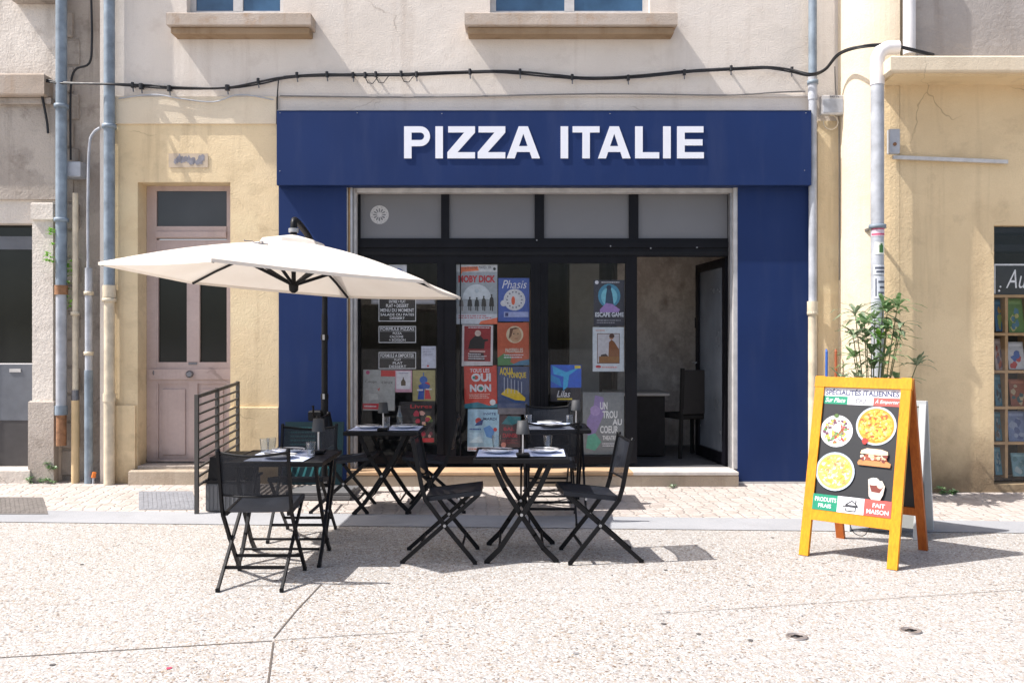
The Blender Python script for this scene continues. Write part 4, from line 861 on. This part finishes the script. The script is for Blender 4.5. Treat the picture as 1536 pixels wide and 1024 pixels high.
TB = [('l', -1.58, 6.05, 90, 'black folding table laid for two at left, beside the slatted screen'),
      ('f', .065, 6.2, 0, 'black folding table laid for two in the front middle, fully visible crossed legs'),
      ('b', -1.13, 7.8, 0, 'black folding table laid for two under the chalk menus'),
      ('r', .37, 7.95, 90, 'black folding table laid for two at the rear middle, near the glass')]
tb0 = None; TP = {}
for k, X_, d, rz, lb in TB:
    Y_ = d-FD; loc = (X_, Y_, gz(Y_)+.003); TP[k] = Vector((X_, Y_, loc[2]+.7155))
    if tb0 is None: tb0 = make_table(lb, loc, R(rz))
    else: dup(tb0, loc, R(rz), lb)
TN = {'l': 'left table', 'f': 'front middle table', 'b': 'table under the chalk menus', 'r': 'rear middle table'}
def mb_plate():
    b = MB(); b.lathe([(.03, .0), (.07, .005), (.113, .022), (.118, .025), (.113, .026), (.07, .011), (.0, .010)], (0, 0, 0), m_plate, 28); return b
def mb_mat():
    b = MB(); b.box(-.145, .145, -.2, .2, 0, .0015, m_mat); return b
def mb_fork():
    b = MB(); b.box(-.006, .006, -.1, .03, 0, .004, m_cutlery); b.box(-.012, .012, .03, .05, 0, .004, m_cutlery)
    for x in (-.0105, -.0035, .0035, .0105): b.box(x-.002, x+.002, .05, .095, .001, .004, m_cutlery)
    return b
def mb_knife():
    b = MB(); b.box(-.007, .007, -.1, .0, 0, .006, m_cutlery, .002); b.prism([(-.008, 0), (.008, 0), (.009, .07), (0, .1), (-.008, .09)], (0, 0, .001), (1, 0, 0), (0, 1, 0), (0, 0, .003), m_cutlery); return b
def mb_napkin():
    b = MB(); rn = [(-.05, -.075), (.045, -.08), (.052, .07), (-.04, .078)]
    b.prism(rn, (0, 0, 0), (1, 0, 0), (0, 1, 0), (0, 0, .007), m_paper); b.prism([(x*.9+.008, y*.85-.006) for x, y in rn], (0, 0, .0072), (1, 0, 0), (0, 1, 0), (0, 0, .006), m_paper); return b
def mb_glass():
    b = MB(); b.lathe([(.025, 0), (.034, .1), (.0325, .1), (.0245, .008), (0, .008)], (0, 0, 0), m_tumbler, 20); return b
PRO = {}
def put(kind, mk, cat, loc, rz, label, group):
    if kind not in PRO:
        o = mk().build(kind, label=label, cat=cat, group=group); PRO[kind] = o; o.location = loc; o.rotation_euler = (0, 0, rz)
    else: dup(PRO[kind], loc, rz, label, group)
SET = {'l': [((.0, -.155), 90, 'near side'), ((-.02, .155), 90, 'far side')], 'f': [((-.165, -.02), 0, 'left side'), ((.165, 0), 0, 'right side')],
       'b': [((-.16, -.02), 0, 'left side'), ((.165, 0), 0, 'right side')], 'r': [((-.02, -.16), 90, 'near side'), ((-.02, .17), 90, 'far side')]}
for k, sets in SET.items():
    for (dx, dy), rz, side in sets:
        c = TP[k]+Vector((dx, dy, 0)); n = TN[k]; c0 = c+Vector((0, 0, .0005))
        put('placemat', mb_mat, 'placemat', c0, R(rz+random.uniform(-3, 3)), 'white paper placemat on the %s of the %s' % (side, n), 'white paper placemats')
        put('plate', mb_plate, 'plate', c0+Vector((0, 0, .0018)), 0, 'round white plate on the %s of the %s' % (side, n), 'white plates')
        put('napkin', mb_napkin, 'napkin', c0+Vector((-.01, 0, .0145)), R(rz+random.uniform(10, 40)), 'folded white napkin lying on the plate, %s of the %s' % (side, n), 'white napkins')
        put('fork', mb_fork, 'fork', c0+Vector((-.022, 0, .029)), R(60+random.uniform(-15, 15)), 'dark fork on the napkin, %s of the %s' % (side, n), 'dark forks')
        put('knife', mb_knife, 'knife', c0+Vector((.02, .005, .0285)), R(75+random.uniform(-12, 12)), 'dark knife on the napkin, %s of the %s' % (side, n), 'dark knives')
GL = [('l', -.19, .15, 'clear tumbler at the left edge of the left table, left one of two'), ('l', -.155, .2, 'clear tumbler at the left edge of the left table, right one of two'), ('l', .19, -.06, 'clear tumbler beside the lamp on the left table'),
      ('f', .2, .21, 'clear tumbler behind the right plate of the front middle table'), ('f', -.18, .22, 'clear tumbler behind the left plate of the front middle table'), ('b', .0, .02, 'clear tumbler between the two plates under the chalk menus'),
      ('r', -.22, .05, 'clear tumbler at the left of the rear middle table'), ('r', .16, .03, 'clear tumbler at the right of the rear middle table')]
for k, dx, dy, lb in GL: put('tumbler', mb_glass, 'glass', TP[k]+Vector((dx, dy, .0025)), 0, lb, 'clear tumblers on the tables')
def make_lamp(label, loc):
    t = thing('table_lamp', label, 'lamp', loc, 0, 'cordless lamps on the tables')
    b = MB(); b.box(-.045, .045, -.045, .045, 0, .022, m_blackmetal, .004); b.build('base', t)
    b = MB(); b.tube([(0, 0, .022), (0, 0, .19)], .0065, m_stem, 10); b.build('stem', t)
    b = MB(); b.lathe([(.047, .155), (.037, .245), (.0, .247), (.0, .243), (.035, .241), (.045, .155)], (0, 0, 0), m_shade, 24); b.build('lamp_shade', t)
    return t
lp = make_lamp('small lamp with dark shade on the right edge of the left table', TP['l']+Vector((.2, .13, .001)))
dup(lp, TP['f']+Vector((.01, -.19, .001)), R(4), 'small lamp with dark shade between the plates of the front middle table')
dup(lp, TP['b']+Vector((0, -.2, .001)), R(-3), 'small lamp with dark shade on the table under the chalk menus')
dup(lp, TP['r']+Vector((.21, -.1, .001)), R(8), 'small lamp with dark shade on the rear middle table near the COEUR poster')
b = MB(); c = TP['b']+Vector((.03, .02, .0025)); b.lathe([(.03, 0), (.031, .07), (.03, .1), (.012, .15), (.011, .19), (.009, .19), (.009, .15), (.026, .1), (.027, .01), (0, .01)], c+Vector((.07, .12, 0)), m_tumbler, 18); b.build('carafe', loc=c, label='clear glass carafe on the table under the chalk menus', cat='carafe')

# ------------------------------------------------------------------ parasol
uc = Vector((-1.693, 6.72-FD, 0)); pole = Vector((-1.816, 8.4-FD, 0))
t = thing('cantilever_parasol', 'off white six sided cantilever parasol with bent black pole over the terrace', 'parasol', (pole.x, pole.y, gz(pole.y)))
B = t.location.copy()
RAD = 1.37; RZ = 1.985; AP = 2.3; tl = -.066
def rim(k, r=1.0):
    a = R(-97+60*k); X_ = RAD*r*math.cos(a); Y_ = RAD*r*math.sin(a); return Vector((uc.x+X_, uc.y+Y_, RZ+tl*X_-.022*Y_))
apex = Vector((uc.x, uc.y, AP))
def cano(k, s, v):             # s 0..1 along the edge from rib k to k+1, v 0 apex .. 1 rim
    e = rim(k).lerp(rim(k+1), s); p = apex.lerp(e, v)
    p.z += .035*math.sin(math.pi*v)*(1) - .007*math.sin(math.pi*s)*v*v
    ctr = Vector((uc.x, uc.y, p.z)); p = p.lerp(ctr, .03*math.sin(math.pi*s)*v); return p
b = MB(); NS, NV = 8, 10
for k in range(6):
    for i in range(NS):
        for j in range(1, NV):
            q = [cano(k, i/NS, j/NV), cano(k, i/NS, (j+1)/NV), cano(k, (i+1)/NS, (j+1)/NV), cano(k, (i+1)/NS, j/NV)]
            b.face([p-B for p in q], m_canopy, True)
        q = [cano(k, i/NS, 1), cano(k, i/NS, 1)-Vector((0, 0, .022)), cano(k, (i+1)/NS, 1)-Vector((0, 0, .022)), cano(k, (i+1)/NS, 1)]
        b.face([p-B for p in q], m_canopy, True)
can = b.build('canopy', t)
b = MB()                        # vent cap
for k in range(6):
    for i in range(4):
        f = lambda s, v: cano(k, s, v)+Vector((0, 0, .03+.012*math.sin(6*math.pi*s)*v))
        b.face([p-B for p in (apex+Vector((0, 0, .045)), f(i/4, .17), f((i+1)/4, .17))], m_canopy, True)
        b.face([p-B for p in (f(i/4, .17), f(i/4, .19)-Vector((0, 0, .035)), f((i+1)/4, .19)-Vector((0, 0, .035)), f((i+1)/4, .17))], m_canopy, True)
b.build('vent_cap', can)
b = MB(); e0 = cano(0, .12, .5)-B+Vector((0, 0, .006)); mk = ink(70, 74, 96)   # small printed scribble on the canopy
nn_ = (cano(0, .2, .5)-cano(0, .05, .5)).normalized(); uu = (cano(0, .12, .4)-cano(0, .12, .55)).normalized()
for pts in (((0, 0), (.05, -.015), (.1, .01), (.12, .05)), ((.05, .03), (.06, .1), (.075, .04)), ((.12, .05), (.17, .03), (.18, .07))):
    b.tube([e0+nn_*(-x)+uu*(y-.03) for x, y in pts], .0035, mk, 5)
b.build('printed_mark', can)
for k in range(6):
    b = MB(); p0 = apex-Vector((0, 0, .05)); pts = [apex.lerp(rim(k), v)+Vector((0, 0, .035*math.sin(math.pi*v)-.022)) for v in (.04, .25, .5, .75, .985)]
    b.tube([p-B for p in pts], .011, m_blackmetal, 6); b.build('rib', t)
    b = MB(); hb = Vector((uc.x, uc.y, RZ-.035)); q = apex.lerp(rim(k), .4)+Vector((0, 0, .005)); b.tube([hb-B, q-B], .013, m_blackmetal, 6); b.build('strut', t)
b = MB(); b.lathe([(.012, -.05), (.035, -.03), (.04, .02), (.03, .03), (.018, .04), (.018, AP-RZ+.1)], Vector((uc.x, uc.y, RZ-.045))-B, m_blackmetal, 12); b.build('hub', t)
b = MB(); top = apex+Vector((0, 0, .04)); dirp = (pole-uc); dirp.z = 0
ap = [top+Vector((0, 0, -.02)), top+Vector((0, 0, .07)), top+dirp*.015+Vector((0, 0, .115)), top+dirp*.06+Vector((0, 0, .125)), top+dirp*.2+Vector((0, 0, .115)), top+dirp*.45+Vector((0, 0, .07)), top+dirp*.7+Vector((0, 0, -.03)), top+dirp*.88+Vector((0, 0, -.16)), Vector((pole.x, pole.y, 2.0)), Vector((pole.x, pole.y, 1.75))]
b.tube([p-B for p in spline(ap, 5)], .026, m_blackmetal, 10); b.tube([top-B+Vector((0, 0, .02)), top-B+Vector((0, 0, .05))], .04, m_alu, 10); b.build('arm', t)
b = MB(); b.tube([(0, 0, .05), (0, 0, 1.75)], .029, m_blackmetal, 12); b.tube([(0, 0, .55), (0, 0, .95)], .034, m_blackmetal, 12)
for z in (1.5, .93): b.tube([(0, 0, z), (0, 0, z+.05)], .037, m_blackmetal, 12); b.box(-.01, .01, -.05, -.03, z, z+.05, m_alu)
b.build('pole', t)
b = MB(); b.box(-.14, -.02, -.09, .05, .72, .82, m_blackmetal, .012); b.tube([(-.08, -.09, .77), (-.08, -.13, .77), (-.08, -.13, .87), (-.08, -.17, .87)], .009, m_blackmetal); b.build('crank', t)
b = MB(); b.box(-.3, .3, -.3, .26, .0, .05, m_planter, .008); b.box(-.3, -.005, -.3, -.02, .05, .08, m_planter, .006); b.box(.005, .3, -.3, -.02, .05, .08, m_planter, .006); b.tube([(0, 0, .05), (0, 0, .16)], .045, m_blackmetal, 12); b.build('base', t)

# ------------------------------------------------------------------ slatted screen with planter
n0 = Vector((-2.75, 7.56-FD, 0)); n1 = Vector((-2.80, 8.85-FD, 0)); h0, h1 = 1.055, 1.115
t = thing('slatted_screen', 'grey metal screen of horizontal bars standing at the left end of the terrace', 'screen', (n0.x, n0.y, gz(n0.y))); B = t.location.copy()
m_scr = M('grey_screen_metal', (.085, .08, .075), .5, .3, .2, 10, .1)
for f in (0, .46, 1):
    p = n0.lerp(n1, f); b = MB(); zb_ = gz(p.y); b.bar(Vector((p.x, p.y, zb_))-B, Vector((p.x, p.y, h0+(h1-h0)*f))-B, .032, .032, m_scr, (0, 1, 0)); b.build('post', t)
b = MB()
for i in range(11):
    dz = -.02-i*.078; b.bar(n0+Vector((0, 0, h0+dz))-B, n1+Vector((0, 0, h1+dz))-B, .016 if i else .03, .02, m_scr)
b.build('slats', t)
t2 = thing('planter_box', 'dark planter on a ribbed grey base at the foot of the slatted screen', 'planter', (-2.52, 7.85-FD, gz(-1.1)+.004))
b = MB(); b.box(-.17, .17, -.24, .24, 0, .25, m_planter, .01)
for i in range(9): b.box(-.155+i*.036, -.14+i*.036, -.247, -.24, .02, .23, m_planter)
for i in range(12): b.box(.17, .177, -.22+i*.037, -.205+i*.037, .02, .23, m_planter)
b.build('ribbed_base', t2); b = MB(); b.box(-.19, .19, -.26, .26, .25, .275, m_blackmetal, .006); b.frame((-.16, -.22, .275), (.32, 0, 0), (0, .44, 0), (.02, 0, .2), m_blackmetal); b.build('planter_body', t2)
# teal board against the left pillar
pn = Panel((wx(424, 8.72), -.28, .08), (wx(513, 8.72)-wx(424, 8.72), 0, 0), (0, .12, .62), .02, m_teal)
for i in range(6): pn.lines(.1, .55, .92-.065*i, .875-.065*i, 1, M('teal_print', (.016, .13, .14), .5), .6)
for i in range(7): pn.poly([(.08+.12*i, .1), (.12+.12*i, .1), (.2+.12*i, .38), (.17+.12*i, .38)], M('teal_print', (.016, .13, .14), .5))
pn.rect(.03, .44, .97, .455, M('teal_print', (.016, .13, .14), .5))
pn.mb.build('menu_board', loc=(wx(468, 8.72), -.28, .06), label='dark teal printed board leaning on the blue pillar behind the left table', cat='board')

# ------------------------------------------------------------------ yellow A-board
so = Vector((2.525, 6.215-FD, 0)); t = thing('sandwich_board', 'yellow wooden sandwich board listing Italian specialities with food pictures', 'sandwich board', so, R(-40.5))
LEG = Vector((0, .33, 1.26)); ln = LEG.length; ld = LEG/ln; nf = Vector((0, -ld.z, ld.y)); hw = .333
F0 = Vector((0, -.35, 0)); 
for s in (-1, 1):
    b = MB(); b.bar(F0+Vector((s*(hw-.033), 0, .0)), F0+ld*ln*.999+Vector((s*(hw-.033), 0, 0)), .066, .034, m_yel, (1, 0, 0)); b.build('front_leg', t)
    b = MB(); b.bar(Vector((s*(hw-.035), .37, 0)), Vector((s*(hw-.035), .03, 1.25)), .06, .034, m_orange, (1, 0, 0)); b.build('rear_leg', t)
b = MB(); b.bar(F0+ld*ln*.965+Vector((-hw-.004, 0, 0)), F0+ld*ln*.965+Vector((hw+.004, 0, 0)), .075, .04, m_yel, ld); b.build('top_rail', t)
b = MB(); b.bar(F0+ld*ln*.225+Vector((-hw+.066, 0, 0)), F0+ld*ln*.225+Vector((hw-.066, 0, 0)), .075, .032, m_yel, ld); b.build('bottom_rail', t)
b = MB(); rr = Vector((0, -.34, 1.25)).normalized(); rb0 = Vector((0, .37, 0))
b.bar(rb0+rr*.3+Vector((-hw+.065, 0, 0)), rb0+rr*.3+Vector((hw-.065, 0, 0)), .06, .03, m_orange, rr); b.build('rear_rail', t); b = MB(); b.bar(rb0+rr*1.24+Vector((-hw+.065, 0, 0)), rb0+rr*1.24+Vector((hw-.065, 0, 0)), .06, .03, m_orange, rr); b.build('rear_rail', t)
b = MB(); b.frame(rb0+rr*.33+Vector((-hw+.065, -.006, 0)), (2*hw-.13, 0, 0), rr*.88, (0, .012, .002), m_board); b.build('rear_board', t)
u0 = F0+ld*ln*.253+Vector((-hw+.064, .004, 0)); pn = Panel(u0+nf*(-.004), (2*hw-.128, 0, 0), ld*ln*.685, .008, m_board)
Wb, Gn, Rd = ink(228, 228, 232), ink(0, 138, 104), ink(214, 84, 76)
pn.rect(.0, .925, 1, .995, Wb); pn.text('SPÉCIALITÉS ITALIENNES', .025, .935, .975, .988, ink(36, 46, 92), .035)
pn.rect(0, .86, .325, .925, Gn); pn.rect(.325, .86, .66, .925, Wb); pn.rect(.66, .86, 1, .925, Rd)
pn.text('Sur Place', .03, .875, .295, .912, Wb, .014, .3); pn.text('OU', .43, .876, .56, .912, ink(36, 44, 66), .012); pn.text('À Emporter', .68, .872, .985, .914, Wb, .01, .3)
def dish(u, v, r, rimm, fill, cols, n, size, seed, inner=.88):
    random.seed(seed); pn.ell(u, v, r, rimm, n=30); 
    if fill: pn.ell(u, v, r*inner, fill, n=30)
    for i in range(n):
        a = random.uniform(0, 6.28); q = math.sqrt(random.random())*r*inner*.86; s_ = random.uniform(.5, 1.2)*size; c = ink(*random.choice(cols)); th = random.uniform(0, 3.1); el = random.uniform(.35, .9)
        pts = []
        for k in range(8):
            x, y = s_*math.cos(k*.785), s_*el*math.sin(k*.785); x, y = x*math.cos(th)-y*math.sin(th), x*math.sin(th)+y*math.cos(th); pts.append((u+q*math.cos(a)+x, v+(q*math.sin(a)+y)*pn.asp))
        pn.poly(pts, c); pn.k -= .94
    pn.k += 1
dish(.215, .64, .215, ink(222, 222, 224), None, [(90, 130, 60), (190, 60, 50), (150, 80, 50), (214, 180, 80), (110, 70, 90), (230, 228, 226), (234, 232, 226), (120, 150, 90)], 150, .026, 3)
pn.ell(.22, .665, .055, ink(240, 240, 240)); pn.ell(.2, .765, .028, ink(80, 110, 50), jit=.3)
dish(.72, .70, .255, ink(186, 196, 208), ink(222, 150, 40), [(236, 180, 50), (240, 200, 90), (226, 140, 40), (244, 214, 130), (210, 90, 40), (200, 170, 60), (236, 190, 70)], 330, .026, 4, .9); pn.ell(.6, .575, .04, ink(206, 50, 40), jit=.2)
dish(.25, .315, .255, ink(186, 200, 214), ink(226, 190, 96), [(236, 214, 150), (230, 170, 90), (214, 140, 90), (240, 226, 190), (226, 190, 60), (190, 190, 90), (236, 196, 110)], 260, .03, 5, .9)
# sandwich
pn.poly([(.55, .425), (.53, .405), (.54, .385), (.94, .38), (.945, .41), (.9, .425)], ink(196, 130, 76)); pn.poly([(.56, .425), (.6, .46), (.66, .475), (.88, .465), (.9, .43)], ink(150, 70, 46))
random.seed(9)
for i in range(22): pn.ell(random.uniform(.58, .88), random.uniform(.425, .468), .025, ink(*random.choice([(236, 214, 190), (200, 120, 90), (120, 50, 40), (226, 190, 150)])), n=7, jit=.3)
pn.poly([(.56, .475), (.57, .5), (.64, .518), (.82, .515), (.9, .5), (.905, .475), (.8, .468)], ink(236, 206, 168)); pn.poly([(.58, .495), (.64, .512), (.82, .509), (.88, .496), (.75, .49)], ink(246, 230, 208))
# dessert cup
pn.poly([(.69, .265), (.71, .15), (.76, .115), (.85, .12), (.885, .17), (.9, .235), (.86, .275)], ink(206, 196, 186)); pn.poly([(.71, .235), (.74, .185), (.84, .18), (.88, .225), (.8, .25)], ink(120, 50, 40)); pn.ell(.76, .265, .07, ink(236, 228, 216), ry=.03, jit=.1); pn.ell(.84, .24, .045, ink(214, 190, 170), ry=.025, jit=.15)
pn.rect(0, 0, .325, .125, Gn); pn.rect(.325, 0, .665, .125, Wb); pn.rect(.665, 0, 1, .125, Rd)
pn.text('PRODUITS', .03, .068, .31, .103, Wb, .02); pn.text('FRAIS', .08, .02, .25, .052, Wb, .02); pn.text('FAIT', .77, .068, .92, .1, Wb, .02); pn.text('MAISON', .7, .018, .97, .052, Wb, .02)
ik = ink(40, 40, 46)
for a in (((.40, .052), (.6, .052)), ((.44, .018), (.56, .018)), ((.44, .018), (.44, .04)), ((.56, .018), (.56, .052)), ((.43, .062), (.51, .098)), ((.51, .098), (.585, .062)), ((.43, .062), (.585, .062)), ((.56, .08), (.56, .105))):
    (x0, y0), (x1, y1) = a; L_ = math.hypot(x1-x0, y1-y0); nx, ny = -(y1-y0)/L_*.006, (x1-x0)/L_*.004; pn.poly([(x0-nx, y0-ny), (x1-nx, y1-ny), (x1+nx, y1+ny), (x0+nx, y0+ny)], ik)
pn.mb.build('poster_panel', t)
b = MB(); b.tube(spline([F0+ld*.27+Vector((-.02, .03, 0)), F0+ld*.2+Vector((.02, .03, 0)), F0+ld*.19+Vector((.09, .03, 0)), F0+ld*.27+Vector((.13, .03, 0))], 5), .003, m_cable, 5); b.build('cord', t)
random.seed(11)
# white board behind it
wb0 = Vector((3.02, 6.95-FD, 0)); t = thing('sandwich_board', 'pale grey sandwich board half hidden behind the yellow one', 'sandwich board', wb0, R(-38))
for s in (-1, 1):
    for f, y0 in ((1, -.22), (2, .22)):
        b = MB(); b.bar((s*.26, y0, 0), (s*.26, y0*.1, 1.02), .05, .028, m_greyboard, (1, 0, 0)); b.build('leg', t)
for y0 in (-.22, .22):
    b = MB(); o = Vector((-.235, y0*.93, .08)); v = Vector((0, -y0*.83, .92)); b.frame(o, (.47, 0, 0), v, (0, .012, 0), M('grey_green_board', (.28, .29, .28), .5)); b.build('panel', t)
b = MB(); b.bar((-.285, 0, 1.03), (.285, 0, 1.03), .04, .06, m_greyboard); b.build('top_rail', t)

# ------------------------------------------------------------------ plant
def leafcluster(b, c, n, L, m, up=.25, spread=1.0, w=.014):
    for i in range(n):
        a = 6.283*i/n+random.uniform(-.4, .4); e = random.uniform(-.15, .9)*spread+up; l = L*random.uniform(.65, 1.15)
        dr = Vector((math.cos(a)*math.cos(e), math.sin(a)*math.cos(e), math.sin(e))); sd = dr.cross(Vector((0, 0, 1))); sd = sd.normalized() if sd.length > .01 else Vector((1, 0, 0)); prev = None
        for k in range(6):
            s = k/5; p = c+dr*l*s+Vector((0, 0, -.5*l*s*s*random.uniform(.8, 1.1))); ww = w*math.sin(math.pi*min(1, .12+s*.88))**.8*(1 if k < 5 else .05); cur = (p-sd*ww+Vector((0, 0, .003)), p, p+sd*ww+Vector((0, 0, .003)))
            if prev: b.face([prev[0], prev[1], cur[1], cur[0]], m, True); b.face([prev[1], prev[2], cur[2], cur[1]], m, True)
            prev = cur
pc = Vector((3.02, 8.0-FD, gz(-1.0)+.004)); pc.x = wx(1309, 8.0); t = thing('potted_plant', 'tall potted plant with narrow green leaves behind the yellow sandwich board', 'plant', pc)
b = MB(); b.lathe([(.11, 0), (.15, .27), (.165, .27), (.165, .31), (.145, .31), (.14, .27), (0, .27)], (0, 0, 0), m_pot, 22); b.build('pot', t)
heads = [(1283, 462, m_leafd, 16), (1297, 478, m_leaf, 18), (1312, 470, m_leaf, 16), (1331, 460, m_leaf, 20), (1346, 452, m_leaf, 16), (1325, 448, m_leaf, 12), (1352, 478, m_leafd, 12), (1280, 497, m_leafd, 18), (1300, 497, m_leaf, 16), (1321, 500, m_leafb, 16), (1330, 486, m_leaf, 18), (1345, 500, m_leaf, 12), (1281, 528, m_leaf, 18), (1307, 522, m_leaf, 16), (1328, 527, m_leaf, 16), (1310, 545, m_leaf, 16), (1375, 540, m_leafd, 16), (1262, 563, m_leafd, 16), (1288, 565, m_leafd, 14), (1345, 562, m_leaf, 14), (1322, 566, m_leaf, 14)]
fo = {m_leaf: MB(), m_leafb: MB(), m_leafd: MB()}; st = MB()
for hx, hy, m, n in heads:
    q = 8.0+random.uniform(-.2, .2); c = W(hx, hy+8, q)-pc; leafcluster(fo[m], c, n-5, .25, m, .3, 1.0, .022)
    if hy < 540: leafcluster(fo[m], c-Vector((0, 0, .06)), 4, .2, m, .05, .7, .018)
    st.tube(spline([Vector((random.uniform(-.05, .05), random.uniform(-.05, .05), .27)), Vector((c.x*.5, c.y*.4, c.z*.6)), c], 4), [.005]*8+[.004], m_cane, 5)
st.build('stems', t)
for m, f in fo.items(): f.build('foliage', t)
for px, m, lb in ((1237, M('blue_plastic', (.03, .12, .45), .5), 'thin blue stick leaning on the wall left of the potted plant'), (1251, M('red_brown_wood', (.36, .09, .03), .6), 'thin red brown stick leaning on the wall left of the potted plant')):
    b = MB(); a = W(px+3, 528, 8.85); e = Vector((a.x-.03, -.2, gz(-.2))); b.tube([e, a], .014, m, 8); b.tube([a, a+Vector((0, .01, .03))], [.014, .009], m, 8); b.build('broom_stick', loc=e, label=lb, cat='stick')
def weed(px, d, w, h, n, label, m=m_leaf, z=None):
    c = Vector((wx(px, d), d-FD, gz(d-FD)+.004 if z is None else z)); b = MB()
    for i in range(n): leafcluster(b, c+Vector((random.uniform(-w, w), random.uniform(-.04, .04), random.uniform(0, h))), 6, .06, m, .5, .8, .012)
    b.build('weed', loc=c, label=label, cat='weed', group='weeds along the walls')
weed(1420, 8.42, .09, .06, 12, 'small green weed at the foot of the ochre wall, right of the sandwich boards')
weed(58, 9.0, .12, .05, 12, 'low weed at the foot of the left stone corner'); weed(75, 8.98, .05, .2, 10, 'weed growing up beside the foot of the fat left drainpipe')
weed(102, 9.02, .05, .55, 26, 'climbing weed hanging around the fat left drainpipe', m_leafb, wz(470, 9.02)); weed(76, 8.95, .04, .35, 12, 'weed on the stone left of the fat drainpipe', m_leafb, wz(395, 8.95))
weed(1010, 8.74, .03, .01, 3, 'tiny weed in the joint below the shop step', m_leafd)

# ------------------------------------------------------------------ light, sky, camera
sd = Vector((.70, .15, -1.0))
sun = bpy.data.lights.new('sun', 'SUN'); sun.energy = 5.0; sun.angle = R(.5); sun.color = (1, .96, .92)
so_ = bpy.data.objects.new('sun', sun); C.objects.link(so_); so_.rotation_euler = sd.to_track_quat('-Z', 'Y').to_euler(); so_.location = (-6, -4, 9)
w = bpy.data.worlds.new('World'); S.world = w; w.use_nodes = True; nt = w.node_tree
sky = nt.nodes.new('ShaderNodeTexSky'); sky.sky_type = 'NISHITA'; sky.sun_disc = False
sky.sun_elevation = math.atan2(1, math.hypot(sd.x, sd.y)); sky.sun_rotation = math.atan2(-sd.x, -sd.y) % (2*math.pi)
sky.dust_density = 3.0; sky.ozone_density = .7; sky.air_density = .9
bg = nt.nodes['Background']; bg.inputs['Strength'].default_value = .15; nt.links.new(sky.outputs[0], bg.inputs[0])
cam = bpy.data.cameras.new('camera'); co = bpy.data.objects.new('camera', cam); C.objects.link(co)
co.location = (0, -FD, CAMH); co.rotation_euler = (R(90), 0, 0); cam.sensor_width = 36; cam.lens = FPX/1536*36; cam.shift_y = (HOR-512)/1536
cam.clip_start = .05; cam.clip_end = 600; S.camera = co
S.view_settings.view_transform = 'Standard'; S.view_settings.look = 'None'; S.view_settings.gamma = 1; S.view_settings.exposure = 0.53
S.cycles.transparent_max_bounces = 24
